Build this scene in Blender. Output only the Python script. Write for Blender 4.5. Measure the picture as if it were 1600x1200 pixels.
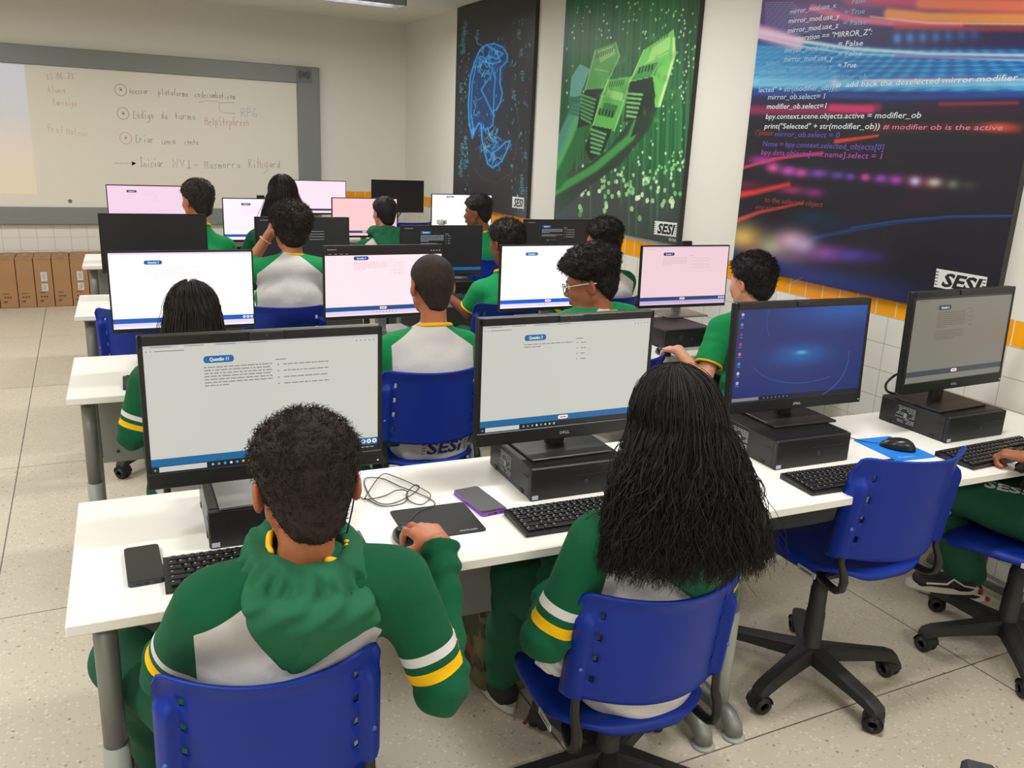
import bpy, math, random
import numpy as np
from mathutils import Vector, Matrix
from mathutils.bvhtree import BVHTree

for o in list(bpy.data.objects):
    bpy.data.objects.remove(o)
scene = bpy.context.scene
COL = scene.collection

# ------------------------------------------------------------------ camera
FPX = 1330.7
YAW, PITCH, ROLL = 0.466032, 0.2748896, 0.0451792
CH = 1.66
_f = np.array([math.sin(YAW)*math.cos(PITCH), math.cos(YAW)*math.cos(PITCH), -math.sin(PITCH)])
_r = np.array([math.cos(YAW), -math.sin(YAW), 0.0])
_u = np.cross(_r, _f)
_r2 = _r*math.cos(ROLL)+_u*math.sin(ROLL)
_u2 = -_r*math.sin(ROLL)+_u*math.cos(ROLL)
cam_data = bpy.data.cameras.new('camera')
cam_data.sensor_width = 36.0
cam_data.sensor_fit = 'HORIZONTAL'
cam_data.lens = FPX*36.0/1600.0
cam_data.clip_start = 0.05
cam = bpy.data.objects.new('camera', cam_data)
COL.objects.link(cam)
_m = Matrix(((_r2[0], _u2[0], -_f[0], 0), (_r2[1], _u2[1], -_f[1], 0), (_r2[2], _u2[2], -_f[2], CH), (0, 0, 0, 1)))
cam.matrix_world = _m
scene.camera = cam

# ------------------------------------------------------------------ world, lamps, exposure
W = bpy.data.worlds.new('world')
scene.world = W
W.use_nodes = True
W.node_tree.nodes['Background'].inputs[0].default_value = (0.9, 0.95, 1.0, 1)
W.node_tree.nodes['Background'].inputs[1].default_value = 0.3
vs = scene.view_settings
vs.view_transform = 'Standard'
try:
    vs.look = 'None'
except Exception:
    pass
vs.exposure = 0.0
vs.gamma = 1.0
vs.use_curve_mapping = False
# tubes of the ceiling fixtures (x centre, y, length, watts)
LAMPS = [(1.80, 7.18, 1.3, 38), (-1.3, 7.18, 1.3, 44), (1.75, 4.3, 1.3, 38), (-1.3, 4.3, 1.3, 46),
         (1.75, 1.4, 1.3, 37), (-1.3, 1.4, 1.3, 46), (1.75, -1.3, 1.3, 44), (-1.3, -1.3, 1.3, 44)]
for lx, ly, ll, lw in LAMPS:
    ld = bpy.data.lights.new('tube_light', 'AREA')
    ld.shape = 'RECTANGLE'
    ld.size = ll
    ld.size_y = 0.16
    ld.energy = lw
    ld.color = (1.0, 0.985, 0.955)
    lo = bpy.data.objects.new('tube_light', ld)
    lo.location = (lx, ly, 2.675)
    COL.objects.link(lo)

# room constants
XR, YF, ZC = 3.26, 9.40, 2.845
XL, YB = -4.3, -3.2
TH = -0.0384            # the desks stand a little askew to the walls

# ------------------------------------------------------------------ helpers
def s2l(c):
    return tuple(((v/255.0)/12.92 if v/255.0 <= 0.04045 else ((v/255.0+0.055)/1.055)**2.4) for v in c)

MATS = {}
def mat(name, rgb=(200, 200, 200), rough=0.5, metal=0.0, spec=0.5, emit=None, es=1.0, noise=0.0, nscale=20.0, bump=0.0, bscale=80.0, coat=0.0, sheen=0.0):
    if name in MATS:
        return MATS[name]
    m = bpy.data.materials.new(name)
    m.use_nodes = True
    nt = m.node_tree
    b = nt.nodes['Principled BSDF']
    c = s2l(rgb)
    b.inputs['Base Color'].default_value = (*c, 1)
    b.inputs['Roughness'].default_value = rough
    b.inputs['Metallic'].default_value = metal
    b.inputs['Specular IOR Level'].default_value = spec
    if coat:
        b.inputs['Coat Weight'].default_value = coat
    if sheen:
        b.inputs['Sheen Weight'].default_value = sheen
    if emit is not None:
        b.inputs['Emission Color'].default_value = (*s2l(emit), 1)
        b.inputs['Emission Strength'].default_value = es
    if noise or bump:
        tc = nt.nodes.new('ShaderNodeTexCoord')
    if noise:
        n = nt.nodes.new('ShaderNodeTexNoise')
        n.inputs['Scale'].default_value = nscale
        n.inputs['Detail'].default_value = 4
        nt.links.new(tc.outputs['Object'], n.inputs['Vector'])
        mx = nt.nodes.new('ShaderNodeMix')
        mx.data_type = 'RGBA'
        mx.inputs[6].default_value = (*[v*(1-noise) for v in c], 1)
        mx.inputs[7].default_value = (*[min(1, v*(1+noise)) for v in c], 1)
        nt.links.new(n.outputs['Fac'], mx.inputs[0])
        nt.links.new(mx.outputs[2], b.inputs['Base Color'])
    if bump:
        n2 = nt.nodes.new('ShaderNodeTexNoise')
        n2.inputs['Scale'].default_value = bscale
        n2.inputs['Detail'].default_value = 3
        nt.links.new(tc.outputs['Object'], n2.inputs['Vector'])
        bp = nt.nodes.new('ShaderNodeBump')
        bp.inputs['Strength'].default_value = bump
        bp.inputs['Distance'].default_value = 0.01
        nt.links.new(n2.outputs['Fac'], bp.inputs['Height'])
        nt.links.new(bp.outputs['Normal'], b.inputs['Normal'])
    MATS[name] = m
    return m

def emis(name, rgb, es=1.0):
    if name in MATS:
        return MATS[name]
    m = bpy.data.materials.new(name)
    m.use_nodes = True
    nt = m.node_tree
    b = nt.nodes['Principled BSDF']
    b.inputs['Base Color'].default_value = (0.01, 0.01, 0.01, 1)
    b.inputs['Roughness'].default_value = 0.35
    b.inputs['Emission Color'].default_value = (*s2l(rgb), 1)
    b.inputs['Emission Strength'].default_value = es
    MATS[name] = m
    return m

class MB:
    """collects polygons with material slots and links them as ONE mesh object"""
    def __init__(self):
        self.v = []; self.f = []; self.mi = []; self.mats = []; self.sm = []
    def slot(self, m):
        if m not in self.mats:
            self.mats.append(m)
        return self.mats.index(m)
    def add(self, vs, fs, m, smooth=False):
        o = len(self.v)
        self.v.extend([tuple(map(float, p)) for p in vs])
        k = self.slot(m)
        for f in fs:
            self.f.append([i+o for i in f]); self.mi.append(k); self.sm.append(smooth)
    def box(self, c, s, m, R=None, bev=0.0, taper=None):
        hx, hy, hz = s[0]/2, s[1]/2, s[2]/2
        if bev > 0:
            b = min(bev, hx*.95, hy*.95, hz*.95)
            prof = [(-hz, b), (-hz+b, 0), (hz-b, 0), (hz, b)]
            vs = []
            for z, ins in prof:
                x, y = hx-ins, hy-ins
                k = b
                if z in (-hz, hz):
                    pts = [(-x, -y), (x, -y), (x, y), (-x, y)]
                    pts = [(-x+k*.3, -y), (x-k*.3, -y), (x, -y+k*.3), (x, y-k*.3), (x-k*.3, y), (-x+k*.3, y), (-x, y-k*.3), (-x, -y+k*.3)]
                else:
                    pts = [(-x+k, -y), (x-k, -y), (x, -y+k), (x, y-k), (x-k, y), (-x+k, y), (-x, y-k), (-x, -y+k)]
                vs += [(px, py, z) for px, py in pts]
            fs = [[7, 6, 5, 4, 3, 2, 1, 0], [24+i for i in range(8)]]
            for r in range(3):
                for i in range(8):
                    j = (i+1) % 8
                    fs.append([r*8+i, r*8+j, r*8+8+j, r*8+8+i])
        else:
            vs = [(x, y, z) for z in (-hz, hz) for y in (-hy, hy) for x in (-hx, hx)]
            fs = [[0, 2, 3, 1], [4, 5, 7, 6], [0, 1, 5, 4], [2, 6, 7, 3], [0, 4, 6, 2], [1, 3, 7, 5]]
        if taper:
            vs = [(x*(1+(taper[0]-1)*(z+hz)/(2*hz)), y*(1+(taper[1]-1)*(z+hz)/(2*hz)), z) for x, y, z in vs]
        if R is not None:
            vs = [tuple(R @ Vector(v)) for v in vs]
        self.add([(v[0]+c[0], v[1]+c[1], v[2]+c[2]) for v in vs], fs, m)
        return self
    def tube(self, pts, r, m, n=10, flat=1.0, up=(0, 0, 1), smooth=True, caps=True):
        P = [Vector(p) for p in pts]
        rr = r if isinstance(r, (list, tuple)) else [r]*len(P)
        upv = Vector(up)
        vs = []; fs = []
        prev = None
        for i, p in enumerate(P):
            t = (P[min(i+1, len(P)-1)]-P[max(i-1, 0)]).normalized()
            if prev is None:
                a = t.cross(upv)
                if a.length < 1e-3:
                    a = t.cross(Vector((0, 1, 0)))
            else:
                a = prev - t*prev.dot(t)
            a.normalize(); prev = a.copy()
            b = t.cross(a)
            for k in range(n):
                an = 2*math.pi*k/n
                vs.append(p+a*math.cos(an)*rr[i]*flat+b*math.sin(an)*rr[i])
        for i in range(len(P)-1):
            for k in range(n):
                j = (k+1) % n
                fs.append([i*n+k, i*n+j, (i+1)*n+j, (i+1)*n+k])
        if caps:
            fs.append(list(range(n))[::-1])
            fs.append([(len(P)-1)*n+k for k in range(n)])
        self.add(vs, fs, m, smooth)
        return self
    def lathe(self, c, prof, m, n=20, axis='z', smooth=True):
        vs = []; fs = []
        for r, z in prof:
            for k in range(n):
                a = 2*math.pi*k/n
                x, y = r*math.cos(a), r*math.sin(a)
                if axis == 'z': q = (x, y, z)
                elif axis == 'x': q = (z, x, y)
                else: q = (x, z, y)
                vs.append((q[0]+c[0], q[1]+c[1], q[2]+c[2]))
        for i in range(len(prof)-1):
            for k in range(n):
                j = (k+1) % n
                f = [i*n+k, i*n+j, (i+1)*n+j, (i+1)*n+k]
                fs.append(f if axis != 'y' else f[::-1])
        fs.append(list(range(n))[::-1]); fs.append([(len(prof)-1)*n+k for k in range(n)])
        self.add(vs, fs, m, smooth)
        return self
    def quad(self, p0, p1, p2, p3, m):
        self.add([p0, p1, p2, p3], [[0, 1, 2, 3]], m)
        return self
    def prism(self, pts2, z0, z1, m, fn=None):
        n = len(pts2)
        vs = [(x, y, z0) for x, y in pts2]+[(x, y, z1) for x, y in pts2]
        if fn: vs = [fn(v) for v in vs]
        fs = [list(range(n))[::-1], [n+i for i in range(n)]]
        for i in range(n):
            j = (i+1) % n
            fs.append([i, j, n+j, n+i])
        self.add(vs, fs, m)
        return self
    def xform(self, fn):
        self.v = [tuple(fn(Vector(p))) for p in self.v]
        return self
    def mesh(self, name):
        me = bpy.data.meshes.new(name)
        me.from_pydata(self.v, [], self.f)
        for m in self.mats:
            me.materials.append(m)
        me.polygons.foreach_set('material_index', self.mi)
        me.polygons.foreach_set('use_smooth', self.sm)
        me.update()
        return me
    def build(self, name, parent=None, loc=None, rot=None, **tags):
        return link(name, self.mesh(name), parent, loc, rot, **tags)

def link(name, data, parent=None, loc=None, rot=None, **tags):
    o = bpy.data.objects.new(name, data)
    COL.objects.link(o)
    if parent is not None: o.parent = parent
    if loc is not None: o.location = loc
    if rot is not None: o.rotation_euler = rot
    for k, v in tags.items():
        o[k] = v
    return o

def thing(name, label, cat, loc=(0, 0, 0), rz=0.0, group=None):
    o = link(name, None, None, loc, (0, 0, rz))
    o.empty_display_size = 0.05
    o['label'] = label; o['category'] = cat
    if group: o['group'] = group
    return o

def copy_tree(o, parent=None):
    c = o.copy(); COL.objects.link(c)
    if parent is not None: c.parent = parent
    for ch in list(o.children):
        copy_tree(ch, c)
    return c

def rrect(w, h, r, n=4):
    pts = []
    for cx, cy, a0 in ((w/2-r, h/2-r, 0), (-w/2+r, h/2-r, 90), (-w/2+r, -h/2+r, 180), (w/2-r, -h/2+r, 270)):
        for k in range(n+1):
            a = math.radians(a0+90*k/n)
            pts.append((cx+r*math.cos(a), cy+r*math.sin(a)))
    return pts

def shell(P, mask, th_dir, m, smooth=True):
    """closed sheet: grid of points P[i][j], per-cell mask, thickness vectors"""
    P = np.asarray(P, float); D = np.asarray(th_dir, float)
    ni, nj = P.shape[:2]
    top = P.reshape(-1, 3); bot = (P+D).reshape(-1, 3)
    N = ni*nj
    vs = np.vstack([top, bot])
    fs = []
    idx = lambda i, j: i*nj+j
    for i in range(ni-1):
        for j in range(nj-1):
            if not mask[i][j]: continue
            a, b, c, d = idx(i, j), idx(i+1, j), idx(i+1, j+1), idx(i, j+1)
            fs.append([a, b, c, d]); fs.append([N+d, N+c, N+b, N+a])
            for (p, q, ii, jj) in ((a, b, i, j-1), (b, c, i+1, j), (c, d, i, j+1), (d, a, i-1, j)):
                if not (0 <= ii < ni-1 and 0 <= jj < nj-1) or not mask[ii][jj]:
                    fs.append([q, p, N+p, N+q])
    return vs.tolist(), fs

_tc = {}
def text_polys(s, size=1.0, bold=0.0):
    """flat letters: vertices (x, y) and faces, left aligned on the baseline"""
    key = (s, bold)
    if key not in _tc:
        cu = bpy.data.curves.new('txt', 'FONT')
        cu.body = s; cu.size = 1.0; cu.offset = bold; cu.resolution_u = 2; cu.fill_mode = 'FRONT' if hasattr(cu, 'fill_mode') else cu.fill_mode
        o = bpy.data.objects.new('txt', cu); COL.objects.link(o)
        dg = bpy.context.evaluated_depsgraph_get()
        me = bpy.data.meshes.new_from_object(o.evaluated_get(dg))
        vs = [(v.co.x, v.co.y) for v in me.vertices]
        fs = [list(p.vertices) for p in me.polygons]
        bpy.data.objects.remove(o); bpy.data.curves.remove(cu); bpy.data.meshes.remove(me)
        _tc[key] = (vs, fs)
    vs, fs = _tc[key]
    return [(x*size, y*size) for x, y in vs], fs

def put_text(mb, s, m, fn, size=None, width=None, height=None, bold=0.0, shear=0.0, flip=False):
    """fn maps (x, y) of the lettering to 3D; width/height stretch the lettering to a box"""
    vs, fs = text_polys(s, 1.0, bold)
    if not vs: return
    xs = [v[0] for v in vs]; ys = [v[1] for v in vs]
    x0, x1 = min(xs), max(xs)
    if width is not None:
        sx = width/(x1-x0)
    else:
        sx = size
    if height is not None:
        sy = height/0.72
    elif size is not None: sy = size
    else: sy = sx
    out = [fn((x-x0)*sx+shear*y*sy, y*sy) for x, y in vs]
    mb.add(out, [f[::-1] for f in fs] if flip else fs, m)

def smoothstep(a, b, x):
    t = np.clip((x-a)/(b-a), 0, 1)
    return t*t*(3-2*t)

rnd = random.Random(7)
R3 = lambda rz: Matrix.Rotation(rz, 3, 'Z')
# ------------------------------------------------------------------ the room
def on_plane(px, py, axis, val):
    """point of a flat wall (axis 0: x = val, axis 1: y = val) that carries a given print or ink mark"""
    d = _r2*((px-800)/FPX) - _u2*((py-600)/FPX) + _f
    o = np.array([0, 0, CH])
    t = (val-o[axis])/d[axis]
    return o+d*t

class NT:
    def __init__(self, name):
        self.m = bpy.data.materials.new(name); self.m.use_nodes = True
        self.nt = self.m.node_tree; self.b = self.nt.nodes['Principled BSDF']
    def n(self, t, **kw):
        x = self.nt.nodes.new(t)
        for k, v in kw.items(): setattr(x, k, v)
        return x
    def L(self, a, b): self.nt.links.new(a, b)
    def math(self, op, a, b=None, c=None, clamp=False):
        x = self.n('ShaderNodeMath', operation=op); x.use_clamp = clamp
        for i, q in enumerate((a, b, c)):
            if q is None: continue
            if isinstance(q, (int, float)): x.inputs[i].default_value = q
            else: self.L(q, x.inputs[i])
        return x.outputs[0]
    def mix(self, f, a, b):
        x = self.n('ShaderNodeMix', data_type='RGBA')
        for i, q in ((0, f), (6, a), (7, b)):
            if isinstance(q, (int, float)): x.inputs[i].default_value = q
            elif isinstance(q, tuple): x.inputs[i].default_value = (*s2l(q), 1)
            else: self.L(q, x.inputs[i])
        return x.outputs[2]
    def coords(self):
        tc = self.n('ShaderNodeTexCoord'); s = self.n('ShaderNodeSeparateXYZ')
        self.L(tc.outputs['Object'], s.inputs[0]); self.tc = tc
        return s.outputs
    def noise(self, scale, detail=3, vec=None, rough=0.5):
        x = self.n('ShaderNodeTexNoise'); x.inputs['Scale'].default_value = scale; x.inputs['Detail'].default_value = detail
        x.inputs['Roughness'].default_value = rough
        self.L(vec if vec is not None else self.tc.outputs['Object'], x.inputs['Vector'])
        return x.outputs['Fac']
    def joint(self, c, off, pitch, w):
        """1 on the joints of a grid"""
        t = self.math('FRACT', self.math('ADD', self.math('DIVIDE', self.math('SUBTRACT', c, off), pitch), 1000.0))
        d = self.math('MINIMUM', t, self.math('SUBTRACT', 1.0, t))
        return self.math('LESS_THAN', d, w/pitch/2)
    def attr(self, name):
        x = self.n('ShaderNodeAttribute'); x.attribute_name = name
        return x
    def bump(self, h, s=0.3, d=0.01):
        x = self.n('ShaderNodeBump'); x.inputs['Strength'].default_value = s; x.inputs['Distance'].default_value = d
        self.L(h, x.inputs['Height']); self.L(x.outputs[0], self.b.inputs['Normal'])

def floor_mat():
    t = NT('terrazzo'); x, y, z = t.coords()
    n1 = t.noise(1.3, 4); n2 = t.noise(9, 5, rough=.6)
    base = t.mix(n1, (184, 175, 156), (203, 195, 177))
    base = t.mix(t.math('MULTIPLY', n2, .55), base, (193, 183, 164))
    v = t.n('ShaderNodeTexVoronoi'); v.inputs['Scale'].default_value = 85; t.L(t.tc.outputs['Object'], v.inputs['Vector'])
    sep = t.n('ShaderNodeSeparateColor'); t.L(v.outputs['Color'], sep.inputs[0])
    chip = t.math('MULTIPLY', t.math('LESS_THAN', v.outputs['Distance'], .42), t.math('GREATER_THAN', sep.outputs[0], .74))
    base = t.mix(t.math('MULTIPLY', chip, .40), base, (228, 221, 206))
    chip2 = t.math('MULTIPLY', t.math('LESS_THAN', v.outputs['Distance'], .38), t.math('LESS_THAN', sep.outputs[1], .2))
    base = t.mix(t.math('MULTIPLY', chip2, .45), base, (150, 138, 120))
    v2 = t.n('ShaderNodeTexVoronoi'); v2.inputs['Scale'].default_value = 26; t.L(t.tc.outputs['Object'], v2.inputs['Vector'])
    sep2 = t.n('ShaderNodeSeparateColor'); t.L(v2.outputs['Color'], sep2.inputs[0])
    pit = t.math('MULTIPLY', t.math('LESS_THAN', v2.outputs['Distance'], .13), t.math('GREATER_THAN', sep2.outputs[2], .55))
    base = t.mix(t.math('MULTIPLY', pit, .6), base, (95, 85, 72))
    j = t.math('MAXIMUM', t.joint(x, 1.104, 1.512, .0055), t.joint(y, 1.579, 1.5205, .005))
    base = t.mix(j, base, (98, 92, 84))
    t.L(base, t.b.inputs['Base Color'])
    t.b.inputs['Roughness'].default_value = .42
    t.bump(t.math('SUBTRACT', n2, t.math('ADD', j, t.math('MULTIPLY', pit, .5))), .15, .004)
    return t.m

def wall_mat(name, axis, off):
    t = NT(name); o = t.coords(); c = o[axis]; z = o[2]
    nz = t.noise(1.2, 2)
    paint = t.mix(nz, (220, 218, 209), (227, 225, 217))
    # dado: white glazed tiles with an orange course on top
    jw = t.math('MAXIMUM', t.joint(c, off-.02, .145, .0028), t.joint(z, .970, .125, .003))
    wh = t.mix(jw, (226, 224, 215), (170, 164, 152))
    jo = t.joint(c, off, .1114, .005)
    vv = t.n('ShaderNodeTexWhiteNoise', noise_dimensions='1D')
    t.L(t.math('FLOOR', t.math('DIVIDE', t.math('SUBTRACT', c, off), .1114)), vv.inputs['W'])
    orc = t.mix(vv.outputs['Value'], (243, 158, 8), (252, 170, 20))
    orr = t.mix(jo, orc, (232, 218, 190))
    inor = t.math('GREATER_THAN', z, .9725)
    dado = t.mix(inor, wh, orr)
    edge = t.math('GREATER_THAN', z, 1.076)
    t.L(t.mix(edge, dado, paint), t.b.inputs['Base Color'])
    jj = t.math('MULTIPLY', t.math('MAXIMUM', jw, t.math('MULTIPLY', jo, inor)), t.math('SUBTRACT', 1.0, edge))
    t.L(t.math('ADD', .22, t.math('MULTIPLY', edge, .5)), t.b.inputs['Roughness'])
    t.bump(t.math('MULTIPLY', jj, -1.0), .35, .002)
    return t.m

def slab(name, c, s, m):
    return MB().box(c, s, m).build(name, kind='structure')
fm = floor_mat()
slab('floor', ((XL+XR)/2, (YB+YF)/2, -.05), (XR-XL+.4, YF-YB+.4, .1), fm)
cm = mat('ceiling_paint', (226, 223, 210), .8)
slab('ceiling', ((XL+XR)/2, (YB+YF)/2, ZC+.05), (XR-XL+.4, YF-YB+.4, .1), cm)
slab('wall_right', (XR+.1, (YB+YF)/2, ZC/2), (.2, YF-YB+.4, ZC), wall_mat('wall_tiled_side', 1, 3.424))
slab('wall_front', ((XL+XR)/2, YF+.1, ZC/2), (XR-XL, .2, ZC), wall_mat('wall_tiled_front', 0, .012))
wp = mat('wall_paint', (226, 223, 212), .8)
slab('wall_left', (XL-.1, (YB+YF)/2, ZC/2), (.2, YF-YB+.4, ZC), wp)
slab('wall_back', ((XL+XR)/2, YB-.1, ZC/2), (XR-XL, .2, ZC), wp)

# ------------------------------------------------------------------ ceiling fixtures
fix_m = mat('fixture_metal', (150, 150, 156), .35, .3)
tube_e = emis('tube_glow', (255, 255, 250), 6.0)
def fixture(x, y, L, label):
    t = thing('ceiling_lamp', label, 'ceiling light', (x, y, 0), 0, 'fluorescent ceiling lights')
    b = MB()
    b.box((0, 0, 2.80), (L, .20, .09), fix_m)
    for s in (-1, 1):
        b.box((0, s*.105, 2.765), (L, .008, .150), fix_m)
        b.box((s*L/2, 0, 2.765), (.01, .218, .150), fix_m)
    for k in range(-5, 6):
        b.box((k*L/12, 0, 2.725), (.004, .20, .04), mat('louvre_blade', (235, 235, 235), .2, .8))
    b.build('lamp_housing', t)
    for s in (-1, 1):
        MB().tube([(-L/2+.03, s*.05, 2.735), (L/2-.03, s*.05, 2.735)], .013, tube_e, 10).build('fluorescent_tube', t)
    return t
pos = {(1.75, 7.18): 'louvred ceiling light above the front rows at the top edge', (1.75, 4.3): 'louvred ceiling light above the middle rows'}
for lx, ly, ll, lw in LAMPS:
    if (lx, ly) == (1.80, 7.18):
        fixture(lx, ly, ll, 'grey louvred fluorescent light on the ceiling near the whiteboard')
    elif lx > 0:
        fixture(lx, ly, ll, {4.3: 'grey louvred fluorescent light over the middle desks', 1.4: 'grey louvred fluorescent light over the nearest desk row', -1.3: 'grey louvred fluorescent light behind the nearest chairs'}[ly])

# ------------------------------------------------------------------ whiteboard
wbf = mat('whiteboard_frame', (128, 132, 130), .45, .1)
wbs = mat('whiteboard_surface', (226, 222, 210), .28)
wb = thing('whiteboard', 'large whiteboard in a wide grey frame with handwriting on the front wall', 'whiteboard', (0, YF, 0))
L0, R0, B0, T0 = -3.4, 2.297, .722, 2.33
MB().box(((L0-.29)/2+.06, -.020, (B0+T0)/2), (-.284-L0-.10, .022, T0-B0-.30), wbs).build('board_surface', wb)
MB().box(((2.06-.284)/2, -.022, (B0+T0)/2-.004), (2.06+.284+.02, .026, T0-B0-.31), wbs).build('board_surface', wb)
fr = MB()
fr.box(((L0+R0)/2, -.03, T0-.083), (R0-L0, .055, .166), wbf, bev=.006)
fr.box(((L0+R0)/2, -.03, B0+.082), (R0-L0, .055, .164), wbf, bev=.006)
fr.box((R0-.1185, -.03, (B0+T0)/2), (.237, .054, T0-B0-.02), wbf, bev=.006)
fr.box((L0+.12, -.03, (B0+T0)/2), (.237, .054, T0-B0-.02), wbf, bev=.006)
fr.build('board_frame', wb)
sp = MB()
plate = mat('speaker_plate', (112, 114, 112), .5)
sp.box((2.135, -.061, 2.248), (.155, .006, .155), plate)
spk = sp.build('speaker_plate', wb, label='darker square plate with sound wave emblem')
em = MB(); dk = mat('dark_ink', (48, 48, 50), .5)
for r in (.024, .040, .055):
    for a0, a1 in ((-50, 50), (130, 230)) if r > .03 else ((0, 360),):
        pts = [(2.135+r*math.cos(math.radians(a0+(a1-a0)*k/14)), -.0655, 2.25+r*math.sin(math.radians(a0+(a1-a0)*k/14))) for k in range(15)]
        em.tube(pts, .0028, dk, 4)
em.box((2.129, -.066, 2.25), (.012, .003, .012), dk); em.box((2.143, -.066, 2.25), (.012, .003, .012), dk)
em.build('emblem', spk)
# projected picture on the board's left part: a glowing gradient panel, no projector built
pr = MB()
pj = NT('projection_glow'); x_, y_, z_ = pj.coords()
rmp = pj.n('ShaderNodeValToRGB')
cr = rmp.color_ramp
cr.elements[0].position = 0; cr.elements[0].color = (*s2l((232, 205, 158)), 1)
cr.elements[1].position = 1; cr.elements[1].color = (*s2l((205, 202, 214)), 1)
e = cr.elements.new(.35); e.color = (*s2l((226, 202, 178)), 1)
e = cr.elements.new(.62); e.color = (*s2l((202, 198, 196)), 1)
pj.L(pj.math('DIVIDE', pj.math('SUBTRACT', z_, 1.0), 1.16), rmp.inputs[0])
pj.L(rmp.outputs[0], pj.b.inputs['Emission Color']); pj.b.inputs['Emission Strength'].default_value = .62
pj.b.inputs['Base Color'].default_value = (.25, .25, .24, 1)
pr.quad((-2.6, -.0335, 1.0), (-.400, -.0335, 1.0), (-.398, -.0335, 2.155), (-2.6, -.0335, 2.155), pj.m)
pr.build('glowing_projection_panel', wb, label='sunset coloured glowing panel standing in for a projected picture')
MB().lathe((-.13, -.0375, .942), [(.018, 0), (.018, .002), (0.002, .002)], mat('grey_badge', (120, 118, 118)), 16, 'y').build('badge', wb)

# handwriting: single stroke letters drawn as thin ink lines
GL = {'a': '5626143354 5653', 'b': '1913 1636565313', 'c': '5626141353', 'd': '5626143354 5953', 'e': '15555626141353', 'f': '594833 1646',
 'g': '5626143354 56512100', 'h': '1913 16365653', 'i': '3633 3839', 'j': '363120', 'k': '1913 5613 2453', 'l': '3933', 'm': '1613 15263633 35465653',
 'n': '1613 15265653', 'o': '26143343554626', 'p': '1610 1646554313', 'q': '5626143354 5650', 'r': '1613 152656', 's': '562615544313', 't': '3933 1656',
 'u': '161423435456 5653', 'v': '163356', 'x': '1653 5613', 'z': '16561353', 'A': '133953 2545', 'C': '5929141353', 'G': '592914235355 5535',
 'H': '1913 5953 1656', 'I': '1959 3933 1353', 'K': '1913 5915 2653', 'M': '1319365953', 'N': '13195359', 'P': '1319495616', 'R': '1319495616 2653',
 'S': '592916554313', 'V': '193359', '1': '283933 1353', '0': '2914234354492 9'.replace(' ', ''), '5': '591916554313', '6': '4916234355261 6'.replace(' ', ''),
 '2': '184956131353', '3': '1959365413', '-': '1555', '.': '3334', '/': '5913', '*': '2753 2357 1555', 'ó': '26143343554626 3748'}
def handwrite(mb, s, m, p0, p1, h, r=.0022, y=-.0345):
    """writes s from p0 to p1 (x, z on the board); h is the height of a capital"""
    n = len(s)
    adv = (p1[0]-p0[0])/max(n, 1)
    for i, ch in enumerate(s):
        g = GL.get(ch)
        if not g: continue
        t = i/max(n, 1)
        bx = p0[0]+adv*i; bz = p0[1]+(p1[1]-p0[1])*t+rnd.uniform(-.05, .05)*h
        sc = rnd.uniform(.9, 1.1)
        for st in g.split():
            pts = []
            for k in range(0, len(st)-1, 2):
                gx, gy = int(st[k]), int(st[k+1])
                pts.append((bx+gx/6*adv*.95+rnd.uniform(-.02, .02)*h, y, bz+(gy-3)/6*h*sc))
            if len(pts) > 2 and ch.islower():
                q = [pts[0]]
                for a, b in zip(pts[1:-1], pts[2:]):
                    q.append(tuple((a[j]*2+q[-1][j]*.6+b[j]*.6)/3.2 for j in range(3)))
                q.append(pts[-1]); pts = q
            mb.tube(pts, r, m, 4, smooth=False)
def wbp(px, py):
    p = on_plane(px, py, 1, YF-.035)
    return (p[0], p[2])
ink = mat('marker_black', (78, 76, 74), .7); inkr = mat('marker_red', (196, 92, 96), .7); inkb = mat('marker_blue', (140, 142, 165), .7); inkf = mat('marker_red_faint', (206, 160, 152), .8)
for s, a, b, h, m in (('Acessar', (202, 146), (232, 147), .062, ink), ('plataforma', (247, 148), (294, 151), .06, ink), ('codecombat.com', (304, 152), (368, 155), .062, ink),
    ('Código', (208, 185), (241, 186), .075, ink), ('da', (251, 186), (262, 186), .07, ink), ('turma', (272, 186), (306, 187), .07, ink),
    ('RPG', (376, 182), (403, 182), .078, inkb), ('HelpStepGreen', (320, 195), (390, 196), .078, inkr),
    ('Criar', (212, 223), (241, 224), .075, ink), ('uma', (252, 225), (275, 225), .06, ink), ('conta', (288, 226), (310, 226), .06, ink),
    ('Iniciar', (219, 261), (256, 261), .08, ink), ('NV1-', (269, 262), (312, 262), .08, ink), ('Masmorra', (319, 263), (376, 263), .08, ink), ('Ki', (388, 262), (401, 262), .08, ink), ('th', (401, 262), (411, 262), .10, inkr), ('g', (411, 262), (420, 262), .11, inkr), ('ard', (420, 262), (438, 262), .075, ink),
    ('15', (72, 123), (84, 123), .05, inkf), ('06.23', (88, 123), (116, 123), .05, inkb), ('Aluno', (74, 144), (104, 145), .06, inkf), ('Carreiga', (83, 164), (120, 166), .06, inkf), ('Prof', (75, 206), (100, 210), .07, inkf), ('Mateus', (104, 210), (138, 213), .06, inkf)):
    wr = MB(); handwrite(wr, s, m, wbp(*a), wbp(*b), h); wr.build('handwritten_word', wb)
for (cx, cy), m in (((188.4, 140.6), ink), ((192.2, 177.4), ink), ((196.3, 215.9), inkr)):
    x0, z0 = wbp(cx, cy); wr = MB()
    wr.tube([(x0+.052*math.cos(k*math.pi/9), -.0345, z0+.054*math.sin(k*math.pi/9)) for k in range(19)], .0022, m, 4)
    handwrite(wr, '*', m, (x0-.022, z0-.016), (x0+.022, z0-.016), .05); wr.build('circled_star', wb)
def ln(pts, m, r=.002):
    wr = MB()
    wr.tube([(wbp(*p)[0], -.0345, wbp(*p)[1]) for p in pts], r, m, 4)
    wr.build('drawn_line', wb)
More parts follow.
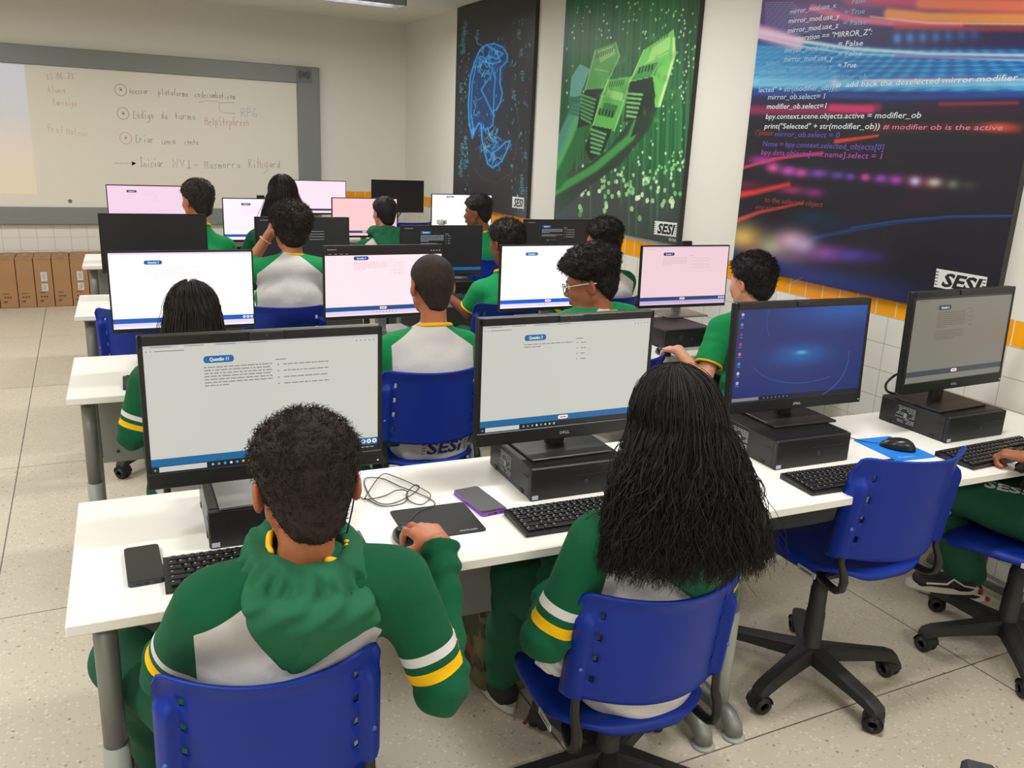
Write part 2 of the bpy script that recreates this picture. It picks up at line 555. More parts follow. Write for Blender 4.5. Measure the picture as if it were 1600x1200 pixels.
ln([(178, 255), (208, 255)], ink); ln([(310, 160), (320, 157.5), (338, 158), (342, 161), (366, 160)], inkb); ln([(342, 161), (343, 172), (347, 176), (368, 177.5)], inkb)
wr = MB(); a = wbp(206, 252); b = wbp(206, 259); c = wbp(213, 255.3)
wr.add([(a[0], -.035, a[1]), (b[0], -.035, b[1]), (c[0], -.035, c[1])], [[0, 1, 2]], dk)
wr.build('arrow_head', wb)

# ------------------------------------------------------------------ cardboard boxes along the front wall
cb = mat('cardboard', (166, 126, 88), .85, noise=.10, nscale=6, bump=.08, bscale=30)
cbt = mat('packing_tape', (150, 112, 76), .4)
prn = mat('box_print', (92, 66, 46), .8); wl = mat('white_label', (205, 205, 200), .6); gl = mat('label_print', (120, 120, 122), .6)
xs = [-.92, -.775, -.625, -.48, -.33, -.18, -.03, .12]
for i in range(len(xs)-1):
    w = xs[i+1]-xs[i]-.006; xc = (xs[i]+xs[i+1])/2
    lab = ['plain brown carton at the far left end of the carton row', 'brown carton second from the left picture edge in the row', 'brown carton just left of the one with the first white labels', 'brown carton with two white labels, left of the two labelled ones',
           'brown carton standing between the two cartons with white labels', 'brown carton with two white labels next to the far desk leg', 'brown carton half hidden behind the far desk corner'][i]
    y0 = 8.955+rnd.uniform(-.006, .006)
    t = thing('cardboard_box', lab, 'box', (xc, y0, 0), rnd.uniform(-.012, .012), 'tall cartons along the front wall')
    bx = MB(); bx.box((0, .215, .229), (w, .43, .458-rnd.uniform(0, .006)), cb, bev=.003); bx.build('carton', t)
    MB().box((0, .215, .4585), (w*.32, .431, .0012), cbt).build('tape', t)
    hh = MB(); hh.box((0, .10, .4592), (.035, .016, .001), mat('handle_hole', (30, 24, 20))); hh.build('handle_hole', t)
    pm = MB()
    for k in range(3):
        pm.box((-.03+k*.022, -.0008, .10), (.014, .001, .014), prn)
    pm.box((-.02, -.0008, .135), (.05, .001, .006), prn); pm.box((-.03, -.0008, .06), (.03, .001, .012), prn)
    pm.box((.0, -.0008, .445), (w, .001, .002), cbt)
    pm.build('printed_marks', t)
    if i in (3, 5):
        for zc, hh_ in ((.285, .085), (.185, .07)):
            lm = MB(); lm.box((.004, -.0012, zc), (.052, .0015, hh_), wl); lo = lm.build('shipping_label', t)
            l2 = MB()
            for k in range(5):
                l2.box((.004+rnd.uniform(-.008, .008), -.0022, zc+hh_*(.3-.14*k)), (.026, .0006, .004), gl)
            l2.build('label_print', lo)
# ------------------------------------------------------------------ posters on the right wall
def to_print(P):
    """wall point -> drawing units used to lay out the prints"""
    d = P-np.array([0, 0, CH])
    dep = d@_f
    return np.stack([d@_r2/dep*FPX+800, -(d@_u2)/dep*FPX+600], -1)
def seg_d(Q, pts):
    """distance to a polyline, position along it 0..1"""
    pts = np.array(pts, float); best = np.full(len(Q), 1e9); tt = np.zeros(len(Q))
    n = len(pts)-1
    for i in range(n):
        a, b = pts[i], pts[i+1]; ab = b-a
        t = np.clip(((Q-a)@ab)/max(ab@ab, 1e-9), 0, 1)
        d = np.linalg.norm(Q-a-t[:, None]*ab, axis=1)
        m = d < best
        best[m] = d[m]; tt[m] = (i+t[m])/n
    return best, tt
class Paint:
    def __init__(self, P, base):
        self.Q = to_print(P); self.P = P
        self.C = np.tile(np.array(base, float), (len(P), 1))
    def mixin(self, a, col):
        col = np.array(col, float)
        a = np.clip(a, 0, 1)[:, None]
        self.C = self.C*(1-a)+col*a
    def line(self, pts, w, col, soft=1.0, a=1.0, w2=None, fade=False):
        d, t = seg_d(self.Q, pts)
        ww = w if w2 is None else w+(w2-w)*t
        al = a*(1-smoothstep(ww-soft, ww+soft, d))
        if fade: al = al*np.clip(4*t*(1-t)*1.5, 0, 1)
        self.mixin(al, col)
    def blob(self, x, y, rx, ry, col, a=1.0, hard=False):
        q = ((self.Q[:, 0]-x)/rx)**2+((self.Q[:, 1]-y)/ry)**2
        al = (q < 1)*1.0 if hard else np.exp(-q*1.3)
        if hard == 2: al = 1-smoothstep(.7, 1.25, q)
        self.mixin(a*al, col)
    def poly(self, pts, col, a=1.0):
        x, y = self.Q[:, 0], self.Q[:, 1]; ins = np.zeros(len(x), bool)
        n = len(pts)
        for i in range(n):
            x1, y1 = pts[i]; x2, y2 = pts[(i+1) % n]
            if y1 == y2: continue
            c = ((y1 > y) != (y2 > y)) & (x < (x2-x1)*(y-y1)/(y2-y1)+x1)
            ins ^= c
        self.mixin(ins*a, col)

pm_ = NT('poster_print')
at = pm_.attr('print'); pm_.L(at.outputs['Color'], pm_.b.inputs['Base Color'])
pm_.b.inputs['Roughness'].default_value = .42; pm_.b.inputs['Specular IOR Level'].default_value = .35
edge_m = mat('canvas_edge', (52, 50, 50), .6)
def poster(label, y0, y1, z0, painter, step, ztop=2.838):
    ny = int((y1-y0)/step); nz = int((ztop-z0)/step)
    X = XR-.034
    yy = np.linspace(y1, y0, ny+1); zz = np.linspace(z0, ztop, nz+1)
    G = np.array([[(X, y, z) for z in zz] for y in yy]).reshape(-1, 3)
    C = painter(G)
    cols = np.clip(C, 0, 255)/255.0
    lin = np.where(cols <= .04045, cols/12.92, ((cols+.055)/1.055)**2.4)
    i, j = np.meshgrid(np.arange(ny), np.arange(nz), indexing='ij')
    a = i*(nz+1)+j
    F = np.stack([a, a+nz+1, a+nz+2, a+1], -1).reshape(-1, 4)
    ctr = np.array([XR, (y0+y1)/2, (z0+ztop)/2])
    root = thing('wall_poster', label, 'poster', tuple(ctr), 0)
    me = bpy.data.meshes.new('printed_picture')
    me.from_pydata((G-ctr).tolist(), [], F.tolist())
    me.materials.append(pm_.m)
    ca = me.color_attributes.new('print', 'FLOAT_COLOR', 'POINT')
    ca.data.foreach_set('color', np.hstack([lin, np.ones((len(lin), 1))]).astype(np.float32).ravel())
    link('printed_picture', me, root)
    MB().box((-.0165, 0, 0), (.0325, y1-y0, ztop-z0), edge_m).build('canvas_frame', root)
    return root, ctr
def logo(root, ctr, corners, escola=None):
    """white plate with SESI lettering; corners TL, TR, BL in drawing units"""
    X = XR-.0352
    TL, TR, BL = [on_plane(*p, 0, X) for p in corners]
    ux = TR-TL; uy = BL-TL
    fn = lambda x, y: tuple((TL+ux*x+uy*y+np.array([-d_, 0, 0])-ctr))
    mb = MB(); wm = mat('logo_white', (222, 224, 220), .45); bm_ = mat('logo_black', (26, 26, 30), .45)
    d_ = 0.0
    mb.quad(fn(0, 0), fn(0, 1), fn(1, 1), fn(1, 0), wm)
    d_ = .0008
    put_text(mb, 'SESI', bm_, lambda x, y: fn(.14+x, .86-y), width=.72, height=.72, bold=.035, shear=.10)
    for k in range(5):
        for x0 in (.0, .93):
            mb.quad(fn(x0, .14+k*.17), fn(x0, .19+k*.17), fn(x0+.06, .19+k*.17), fn(x0+.06, .14+k*.17), bm_)
    mb.build('sign_lettering', root, label='white plate with black bold letters')
    if escola:
        a, b = [on_plane(*p, 0, X) for p in escola]
        mb = MB(); v = b-a; L = np.linalg.norm(v)
        put_text(mb, 'ESCOLA', wm, lambda x, y: tuple(a+v/L*x+np.array([0, 0, y])-ctr), width=L, height=L*.22, bold=.01)
        mb.build('small_lettering', root)

rs = np.random.RandomState(5)
def paint3(P):
    A = Paint(P, (30, 28, 40)); x, y = A.Q[:, 0], A.Q[:, 1]
    A.mixin((1-smoothstep(130, 185, y)), (38, 40, 105))
    A.mixin(.55*(1-smoothstep(40, 60, y+.05*(x-1200))), (120, 60, 120))
    n = np.sin(y*1.9+x*.01)+np.sin(y*.83+2+x*.006)+np.sin(y*3.7+1)
    yy = y-.11*(1-np.exp(-(x-1190)/160))*60        # streaks that bend towards the left
    band = smoothstep(70, 82, yy+6)*(1-smoothstep(140, 150, yy+6))
    A.mixin(band, (20, 104, 182)); A.mixin(band*np.clip(.22+.24*n, 0, .75), (92, 186, 232))
    A.mixin(band*smoothstep(1330, 1200, x)*.5, (70, 160, 205))
    A.line([(1360, -60), (1700, -20)], 55, (200, 70, 110), 30, .8)
    A.line([(1330, -10), (1600, 8)], 16, (214, 76, 120), 8, .85); A.line([(1440, 5), (1700, 12)], 9, (238, 130, 90), 5, .9)
    A.line([(1390, 22), (1450, 28), (1620, 30)], 9, (246, 158, 80), 5, .95); A.line([(1270, 12), (1330, 30), (1420, 38), (1500, 40)], 5, (235, 110, 150), 3, .9)
    A.line([(1400, 42), (1500, 45), (1620, 46)], 5, (200, 60, 62), 4, .85); A.line([(1360, 26), (1450, 36), (1620, 38)], 1.5, (255, 225, 190), 1.2, .6)
    A.line([(1370, 60), (1620, 62)], 13, (40, 34, 84), 9, .9)
    for k in range(7):
        A.blob(1402+k*20, 60-k*1.0, 8.5, 11, (80, 150, 235), .9-.09*k)
    for k in range(16):
        A.line([(1196, 4+k*3.2), (1240+k*3, 4+k*3.2)], .7, (120, 170, 225), .6, .5)
    A.line([(1160, 44), (1250, 64), (1330, 76), (1450, 84), (1620, 87)], 3.6, (200, 232, 250), 3, .95, w2=2.2); A.line([(1160, 52), (1250, 72), (1330, 84), (1620, 95)], 1.6, (140, 215, 245), 1.5, .9)
    A.line([(1170, 46), (1245, 66)], 11, (238, 196, 224), 6, .85); A.line([(1400, 88), (1620, 91)], 2, (150, 100, 180), 2, .8)
    A.line([(1250, 20), (1330, 22)], 10, (190, 90, 160), 8, .45)
    A.line([(1180, 128), (1350, 131), (1620, 130)], 7, (140, 212, 246), 5, .75); A.line([(1350, 126), (1620, 124)], 1.6, (225, 205, 235), 1.6, .9); A.line([(1400, 121), (1620, 119)], 1, (120, 90, 180), 1.5, .7)
    A.line([(1180, 112), (1300, 114)], 9, (110, 185, 225), 8, .4); A.blob(1304, 130, 6, 12, (235, 215, 240), .6)
    A.line([(1180, 145), (1400, 152), (1620, 148)], 4, (34, 78, 168), 4, .8)
    A.line([(1160, 172), (1330, 172), (1370, 168)], 7, (172, 40, 92), 6, .75); A.line([(1300, 168), (1360, 171)], 6, (225, 50, 110), 4, .8)
    A.line([(1470, 163), (1590, 161)], 3.5, (176, 52, 60), 3, .9, w2=2); A.line([(1440, 170), (1600, 172)], 8, (60, 26, 50), 8, .6)
    A.line([(1360, 200), (1500, 198), (1590, 202)], 6, (120, 40, 36), 6, .55); A.blob(1560, 199, 34, 9, (212, 80, 52), .95)
    A.line([(1306, 221), (1372, 212)], 3.4, (216, 64, 44), 1.6, .95, w2=1.8); A.line([(1140, 268), (1210, 248), (1285, 239)], 2.4, (206, 56, 84), 1.5, .9)
    A.line([(1150, 305), (1180, 300), (1232, 288)], 5.5, (232, 60, 56), 4, .95, w2=3); A.line([(1150, 345), (1185, 332), (1255, 317)], 3.6, (204, 62, 50), 2, .9, w2=1.6)
    A.blob(1190, 250, 24, 8, (190, 60, 160), .8); A.blob(1160, 290, 40, 10, (120, 30, 60), .7)
    for bx, by, rx, ry, c, al in ((1208, 262, 12, 9, (226, 84, 160), .95), (1232, 267, 14, 9, (196, 80, 190), .95), (1252, 270, 12, 8, (214, 84, 170), .9), (1279, 271, 17, 8, (138, 80, 196), .85), (1309, 274, 12, 7, (96, 76, 190), .85), (1329, 276, 9, 7, (130, 76, 196), .8),
        (1352, 277, 9, 7, (206, 76, 170), .95), (1376, 279, 12, 8, (160, 76, 200), .9), (1400, 281, 13, 9, (176, 70, 180), .9), (1430, 283, 15, 11, (190, 70, 130), .8), (1430, 283, 9, 7, (170, 205, 230), .95), (1459, 285, 17, 11, (170, 70, 90), .8), (1460, 285, 12, 7, (168, 190, 176), .95), (1489, 288, 12, 9, (110, 122, 84), .9), (1514, 290, 14, 9, (66, 70, 56), .7),
        (1238, 297, 22, 8, (176, 50, 100), .8), (1272, 301, 18, 8, (146, 48, 130), .8), (1270, 340, 30, 12, (16, 58, 78), .7), (1300, 350, 40, 14, (20, 44, 72), .6), (1440, 318, 40, 8, (66, 26, 48), .5)):
        A.blob(bx, by, rx, ry, c, al)
    A.line([(1270, 372), (1330, 360), (1400, 348), (1480, 340), (1600, 337)], 3.2, (26, 70, 130), 3, .7, w2=1); A.line([(1330, 356), (1400, 345), (1480, 338), (1600, 337)], 1, (36, 80, 160), 1, .8)
    for bx, by, rx, ry, c, al in ((1160, 372, 34, 26, (224, 190, 100), .95), (1180, 400, 24, 26, (216, 120, 80), .6), (1206, 388, 26, 22, (176, 196, 140), .85), (1236, 376, 30, 20, (214, 170, 196), .9), (1256, 384, 22, 16, (190, 176, 220), .8), (1226, 404, 46, 14, (168, 110, 130), .6), (1290, 396, 30, 14, (156, 84, 176), .85), (1330, 399, 36, 12, (84, 62, 168), .85), (1364, 402, 20, 9, (48, 44, 116), .8)):
        A.blob(bx, by, rx, ry, c, al)
    be = 432+.208*(x-1212)-y
    A.mixin(.75*np.exp(-((be-12)/20)**2)*smoothstep(1560, 1300, x), (36, 56, 132))
    return A.C
def paint2(P):
    A = Paint(P, (40, 112, 62)); x, y = A.Q[:, 0], A.Q[:, 1]
    xb = x+(y-150)*.05
    n = np.sin(xb*.9)+np.sin(xb*.37+1)+.7*np.sin(xb*1.7+2)+.6*np.sin(xb*.16)
    A.mixin(np.clip(.35+.18*n, 0, .8), (24, 74, 40)); A.mixin(np.clip(-.1+.22*np.sin(xb*1.13+.5)*np.sin(xb*.21), 0, .6), (92, 190, 120))
    A.mixin(smoothstep(220, 330, y+.25*(980-x))*.9, (66, 68, 70)); A.mixin(smoothstep(30, 0, x-872)*.4, (30, 60, 80))
    A.mixin(smoothstep(1040, 1090, x)*.6, (40, 52, 44))
    for k in range(46):
        x0 = rs.uniform(900, 1100); y1 = rs.uniform(230, 370)
        A.line([(x0+3, rs.uniform(60, 200)), (x0, y1)], 1.0, (60, 150, 84), 1, .45)
    # fibre tips
    for k in range(330):
        if k < 150: x0, y0 = rs.uniform(905, 1095), rs.normal(285, 26)
        elif k < 220: x0, y0 = rs.uniform(1050, 1100), rs.uniform(20, 260)
        else: x0, y0 = rs.uniform(885, 1100), rs.choice([rs.uniform(0, 60), rs.uniform(60, 260)])
        if y0 > 376: y0 = 376-rs.uniform(0, 30)
        big = 1.2+2.0*smoothstep(200, 370, y0)
        c = [(226, 246, 206), (166, 222, 150), (120, 200, 128)][rs.randint(3)] if y0 < 330 else [(120, 190, 110), (84, 160, 84)][rs.randint(2)]
        A.blob(x0, y0, big, big*1.5, c, .85, True)
    G1, G2, DK, LT = (108, 190, 92), (60, 140, 70), (24, 48, 40), (176, 226, 140)
    # cables
    A.line([(866, 320), (905, 285), (960, 245), (1000, 195), (1012, 165)], 15, (40, 62, 46), 2); A.line([(866, 300), (930, 262), (985, 215), (1000, 180)], 6, (70, 160, 80), 3, .9)
    A.line([(868, 285), (895, 230), (912, 175)], 12, (36, 110, 62), 2); A.line([(868, 262), (890, 215), (905, 175)], 5, (104, 186, 112), 3, .8)
    A.line([(868, 240), (885, 200), (900, 168)], 7, (86, 160, 140), 2, .8)
    # light blue plug far left
    A.poly([(893, 120), (906, 100), (922, 108), (906, 150), (890, 152)], (112, 180, 176), .85)
    for k in range(5): A.line([(890, 152+k*6), (905, 156+k*6)], 2.2, (50, 118, 96), .6)
    # second plug
    A.poly([(930, 78), (962, 66), (968, 88), (944, 140), (914, 142)], (84, 160, 82)); A.poly([(934, 80), (958, 71), (962, 84), (938, 98)], LT, .6)
    A.poly([(914, 140), (944, 138), (930, 192), (902, 200), (906, 170)], DK)
    for k in range(7): A.line([(908, 148+k*6), (930-k*1.2, 156+k*6)], 1.6, (100, 180, 104), .8, .9)
    # third plug
    A.poly([(950, 124), (986, 120), (982, 150), (960, 205), (926, 196), (938, 150)], (96, 184, 88)); A.poly([(944, 160), (966, 165), (958, 185), (936, 180)], (54, 120, 60)); A.poly([(950, 140), (975, 146), (972, 156), (946, 150)], LT, .7)
    A.poly([(926, 196), (956, 202), (944, 236), (922, 252), (914, 232)], DK)
    for k in range(6): A.line([(924, 202+k*7), (946-k*2, 210+k*6)], 1.8, (112, 190, 110), .8, .95)
    # main plug
    A.poly([(1006, 78), (1052, 46), (1056, 86), (1032, 168), (1024, 168), (1018, 120), (984, 128)], (116, 204, 96)); A.poly([(1018, 76), (1048, 56), (1046, 76), (1012, 98)], LT, .8); A.poly([(1000, 104), (1030, 96), (1024, 118), (986, 126)], (64, 146, 70))
    A.line([(1053, 60), (1052, 92), (1030, 165)], 2, (206, 240, 170), 1.2, .9)
    A.poly([(984, 128), (1020, 120), (1024, 150), (1018, 166), (994, 186), (974, 190), (978, 160)], (26, 44, 34)); A.poly([(994, 186), (1018, 166), (1024, 150), (1010, 200), (985, 215)], (34, 56, 42))
    for k in range(6): A.line([(980, 146+k*7), (1003-k*2, 148+k*7)], 1.8, (132, 206, 124), .8, .95)
    for k in range(8): A.line([(1014+k*4.4, 66-k*2.4), (1011+k*4.4, 74-k*2.4)], .8, (30, 84, 34), .5)
    for k in range(8): A.line([(934+k*3.4, 84-k*1.4), (932+k*3.4, 91-k*1.4)], .7, (40, 96, 44), .5)
    for k in range(7): A.line([(954+k*3.6, 128-k*.5), (952+k*3.6, 136-k*.5)], .7, (30, 84, 34), .5)
    for a_, b_ in (((930, 78), (914, 142)), ((962, 66), (968, 88)), ((968, 88), (944, 140)), ((950, 124), (926, 196)), ((986, 120), (960, 205)), ((1006, 78), (984, 128)), ((1052, 46), (1056, 86)), ((1030, 96), (1018, 120)), ((930, 108), (952, 112)), ((940, 150), (976, 158)), ((1010, 98), (1044, 82))):
        A.line([a_, b_], .6, (190, 236, 160), .7, .75)
    for k in range(70):
        x0, y0 = rs.choice([rs.uniform(1004, 1052), rs.uniform(932, 984)]), rs.uniform(56, 190)
        A.blob(x0, y0, rs.uniform(2, 6), rs.uniform(3, 9), [(60, 130, 60), (150, 220, 120), (34, 80, 44)][rs.randint(3)], .22)
    for k in range(5): A.line([(1000+k*5, 106-k*1.2), (998+k*5, 114-k*1.2)], 1.1, (16, 40, 20), .6, .9)
    for k in range(5): A.line([(938+k*5, 170+k*1), (936+k*5, 178+k*1)], 1.1, (16, 40, 20), .6, .9)
    return A.C
def paint1(P):
    A = Paint(P, (50, 49, 52)); x, y = A.Q[:, 0], A.Q[:, 1]
    BL, BB, GL_ = (28, 62, 108), (64, 160, 226), (34, 92, 160)
    A.mixin(.5*np.exp(-(((x-765)/45)**2+((y-165)/110)**2)), (30, 44, 66))
    A.poly([(742, 96), (757, 70), (775, 68), (790, 80), (794, 92), (784, 130), (782, 160), (771, 190), (764, 200), (748, 210), (737, 205), (732, 170), (735, 120)], BL, .85)
    A.poly([(753, 222), (760, 236), (778, 228), (790, 220), (792, 228), (786, 252), (770, 262), (760, 258)], BL, .85)
    for pts, w in (([(742, 96), (750, 78), (760, 70), (772, 68), (786, 74), (793, 86), (792, 96)], 1.2), ([(742, 96), (735, 120), (732, 160), (733, 190), (738, 216), (740, 205), (736, 180)], 1.4), ([(746, 92), (738, 130), (736, 175), (741, 212)], .8),
        ([(770, 105), (766, 120), (752, 140), (764, 165), (771, 180), (770, 196), (762, 202)], .9), ([(770, 110), (774, 125), (772, 140), (771, 180)], .8), ([(792, 96), (782, 106), (781, 130), (785, 145), (782, 160), (776, 170)], 1.0),
        ([(738, 212), (748, 192), (752, 196), (753, 218), (758, 240), (762, 256), (770, 262), (784, 252), (792, 235), (797, 220), (790, 222), (780, 232), (768, 240), (756, 230)], 1.3), ([(762, 200), (766, 215), (776, 222), (770, 232)], 1.2), ([(760, 70), (775, 80), (782, 96), (770, 100), (756, 96), (748, 90)], 1.3), ([(770, 76), (786, 84), (776, 92), (764, 88)], 1.2)):
        A.line(pts, w*1.8, GL_, 2.0, .55); A.line(pts, w*.7, BB, .6, .9)
    for k in range(60):       # fine coast lines inside the map
        if k < 26: x0, y0 = rs.uniform(745, 790), rs.uniform(72, 112)
        elif k < 40: x0, y0 = rs.uniform(757, 784), rs.uniform(170, 240)
        elif k < 50: x0, y0 = rs.uniform(736, 756), rs.uniform(110, 210)
        else: x0, y0 = rs.uniform(758, 792), rs.uniform(226, 258)
        pts = [(x0, y0)]
        for q in range(5): pts.append((pts[-1][0]+rs.normal()*3.2, pts[-1][1]+rs.normal()*4.5))
        A.line(pts, .45, [(70, 170, 236), (40, 110, 190), (120, 200, 240)][k % 3], .8, .8)
    for k in range(240):
        u = rs.rand()
        if u < .45: x0, y0 = rs.uniform(716, 734), rs.uniform(40, 320)
        elif u < .8: x0, y0 = rs.uniform(797, 828), rs.uniform(20, 330)
        else: x0, y0 = rs.uniform(740, 795), rs.uniform(60, 260)
        c = [(44, 150, 200), (90, 196, 222), (34, 96, 160)][rs.randint(3)]
        A.blob(x0, y0, rs.uniform(.5, 1.1), rs.uniform(1.0, 3.4), c, rs.uniform(.3, .8), 2)
    for x0, y0, h in ((724, 65, 22), (727, 45, 12), (746, 56, 8), (811, 55, 8), (814, 84, 7), (803, 150, 8), (817, 120, 8), (720, 140, 9), (727, 222, 9), (722, 235, 10), (720, 268, 12), (816, 290, 16), (821, 245, 7), (824, 305, 12), (727, 258, 8)):
        for q in range(int(h/1.6)):
            yy = y0-h+q*3.2
            A.line([(x0-rs.uniform(.5, 3), yy), (x0+rs.uniform(.5, 3), yy+rs.uniform(-1, 1))], .6, (84, 184, 214), .7, .8)
    A.line([(742, 262), (752, 278), (776, 286), (800, 270), (812, 200), (800, 120)], .5, (90, 96, 104), .5, .5)
    return A.C

r3, c3 = poster('dark poster printed with program code and coloured light streaks, nearest on the right wall', 2.163, 3.737, 1.056, paint3, .0042)
r2_, c2_ = poster('green poster printed with network plugs and glowing fibre tips', 4.256, 5.826, 1.108, paint2, .0055)
r1_, c1_ = poster('narrow looking dark poster printed with a glowing blue world map, farthest along the right wall', 6.295, 7.880, 1.075, paint1, .006)
logo(r3, c3, ((1463.5, 419.5), (1543, 433), (1459, 448)))
logo(r2_, c2_, ((1023, 345), (1058, 348.5), (1021.5, 366)), ((1045, 376), (1056, 377.5)))
logo(r1_, c1_, ((800.5, 307), (819, 309), (800, 324)))
CODE = [
    ('mirror_mod.use_x', 1233.8, 22.3, 1306.0, 11.8, 2),
    ('False', 1330.9, 6.6, 1353.2, 3.1, 1),
    ('mirror_mod.use_y', 1232.0, 36.7, 1311.2, 28.9, 3),
    ('= True', 1319.1, 23.1, 1350.6, 21.0, 1),
    ('mirror_mod.use_z', 1230.4, 51.7, 1309.4, 43.3, 3),
    ('= False', 1316.5, 39.9, 1353.8, 38.1, 1),
    ('operation == "MIRROR_Z":', 1241.7, 63.5, 1361.6, 53.8, 3),
    ('mirror_mod.use_x', 1225.9, 81.9, 1305.5, 77.2, 2),
    ('= False', 1308.6, 72.2, 1348.0, 70.9, 3),
    ('mirror_mod.use_y', 1224.6, 96.3, 1301.3, 94.0, 2),
    ('= False', 1308.6, 88.5, 1345.9, 86.6, 2),
    ('mirror_mod.use_z', 1229.9, 110.2, 1299.4, 108.7, 1),
    ('= True', 1308.6, 105.8, 1337.5, 105.0, 3),
    ('_select_', 1191.8, 102.9, 1222.0, 101.3, 1),
    ('ob.select=1', 1186.6, 116.8, 1229.9, 115.5, 1),
    ('modifier_ob', 1298.1, 125.5, 1353.8, 122.8, 1),
    ('at.scene.objects.active', 1185.2, 130.7, 1282.4, 127.0, 1),
    ('#  add back the deselected mirror modifier', 1306.0, 136.5, 1589.4, 125.5, 3),
    ('lected" + str(modifier_ob))', 1185.2, 144.4, 1302.0, 140.4, 2),
    ('mirror_ob.select= 1', 1199.7, 155.4, 1288.1, 154.3, 2),
    ('modifier_ob.select=1', 1197.8, 170.1, 1290.2, 169.3, 3),
    ('bpy.context.scene.objects.active = modifier_ob', 1196.3, 185.8, 1438.5, 184.3, 3),
    ('print("Selected" + str(modifier_ob))', 1194.4, 200.8, 1373.7, 201.6, 3),
    ('# modifier ob is the active', 1379.5, 201.8, 1565.8, 203.7, 5),
    ('("please', 1180.0, 210.5, 1206.8, 211.5, 6),
    ('mirror_ob.select = 0', 1210.2, 213.1, 1311.2, 215.2, 7),
    ('None = bpy.context.selected_objects[0]', 1191.8, 228.3, 1380.0, 234.6, 7),
    ('bpy.data.objects[one.name].select = 1', 1189.2, 241.5, 1376.9, 248.6, 8),
    ('to the selected object', 1194.4, 315.5, 1285.0, 323.4, 6),
    ('error mirror', 1180.0, 327.0, 1214.1, 329.1, 6),
]
code_cols = {1: (120, 178, 222), 2: (176, 214, 240), 3: (232, 242, 250), 5: (220, 130, 170), 6: (150, 62, 50), 7: (104, 88, 190), 8: (170, 70, 180)}
for txt, ax, ay, bx, by, k in CODE:
    X = XR-.0350
    a = on_plane(ax, ay, 0, X); b = on_plane(bx, by, 0, X); v = b-a; Ln = np.linalg.norm(v); v /= Ln
    t_ = on_plane(ax, ay-8.2, 0, X); hgt = t_[2]-a[2]
    mm = mat('code_ink_%d' % k, code_cols[k], .4)
    mbc = MB(); put_text(mbc, txt, mm, lambda x, y: tuple(a+v*x+np.array([0, 0, y])-c3), width=Ln, height=hgt, bold=.004, shear=.12); mbc.build('code_line', r3)
# ------------------------------------------------------------------ desks
ct, st_ = math.cos(TH), math.sin(TH)
ROW = {1: (-.102, 1.642), 2: (-.118, 3.203), 3: (-.096, 4.676), 4: (-.056, 6.42), 5: (1.56, 7.93)}
def RW(row, x, y, z=0.0):
    ox, oy = ROW[row]
    return (ox+x*ct-y*st_, oy+x*st_+y*ct, z)
top_m = mat('desk_laminate', (234, 233, 227), .32, noise=.012, nscale=3)
pan_m = mat('modesty_panel', (146, 148, 144), .5)
leg_m = mat('desk_leg_metal', (128, 130, 124), .42, .25)
slv_m = mat('desk_leg_sleeve', (158, 164, 158), .45)
DL = 1.633
def leg_mb(x):
    b = MB()
    b.tube([(x, .11, .715), (x, .11, .36)], .024, leg_m, 16)
    b.tube([(x, .11, .38), (x, .11, .06)], .0275, slv_m, 16)
    b.tube([(x, .03, .012), (x, .035, .035), (x, .06, .052), (x, .12, .055), (x, .30, .055), (x, .50, .055), (x, .60, .052), (x, .63, .035), (x, .635, .012)], .027, leg_m, 14)
    b.box((x, .30, .708), (.05, .50, .014), leg_m)
    b.tube([(x, .42, .70), (x, .42, .06)], .020, leg_m, 12)
    return b
def foot_mb(x):
    b = MB()
    for y in (.03, .635):
        b.lathe((x, y, 0), [(.034, 0), (.034, .006), (.022, .012), (.01, .014)], slv_m, 20)
    return b
def make_desk():
    t = thing('computer_desk', '', 'desk', (0, 0, 0), TH, 'white computer desks in rows')
    MB().box((DL/2, .305, .7275), (DL-.002, .61, .025), top_m, bev=.0025).build('desk_top', t)
    p = MB(); p.box((DL/2, .385, .53), (DL-.17, .016, .35), pan_m); po = p.build('modesty_panel', t)
    s = MB()
    for x in (.14, DL-.14):
        for z in (.67, .40): s.lathe((x, .377, z), [(.007, 0), (.006, -.004), (.001, -.005)], mat('screw_metal', (90, 90, 88), .4, .6), 10, 'y')
    s.build('screws', po)
    for x in (.062, DL-.046):
        l = leg_mb(x).build('leg', t); foot_mb(x).build('foot', l)
    return t
DESKL = {(1, 0): 'nearest white desk on the left, with two phones and the black mousepad', (1, 1): 'nearest white desk on the right, carrying the blue mousepad',
         (2, 0): 'second row white desk on the left, in front of the nearest left monitor', (2, 1): 'second row white desk on the right, ending at the tiled wall',
         (3, 0): 'third row white desk on the left, with the switched off black monitor', (3, 1): 'third row white desk on the right, with dark screens',
         (4, 0): 'fourth row white desk on the left, its corner in front of the brown cartons', (4, 1): 'fourth row white desk on the right, under the bright white screen', (5, 0): 'farthest white desk in the corner, with two raised monitors'}
proto = make_desk()
first = True
for (r, k), lab in DESKL.items():
    d = proto if first else copy_tree(proto)
    first = False
    d.location = RW(r, k*DL, 0, 0); d['label'] = lab
    if r == 5: d.location = (*ROW[5], 0)

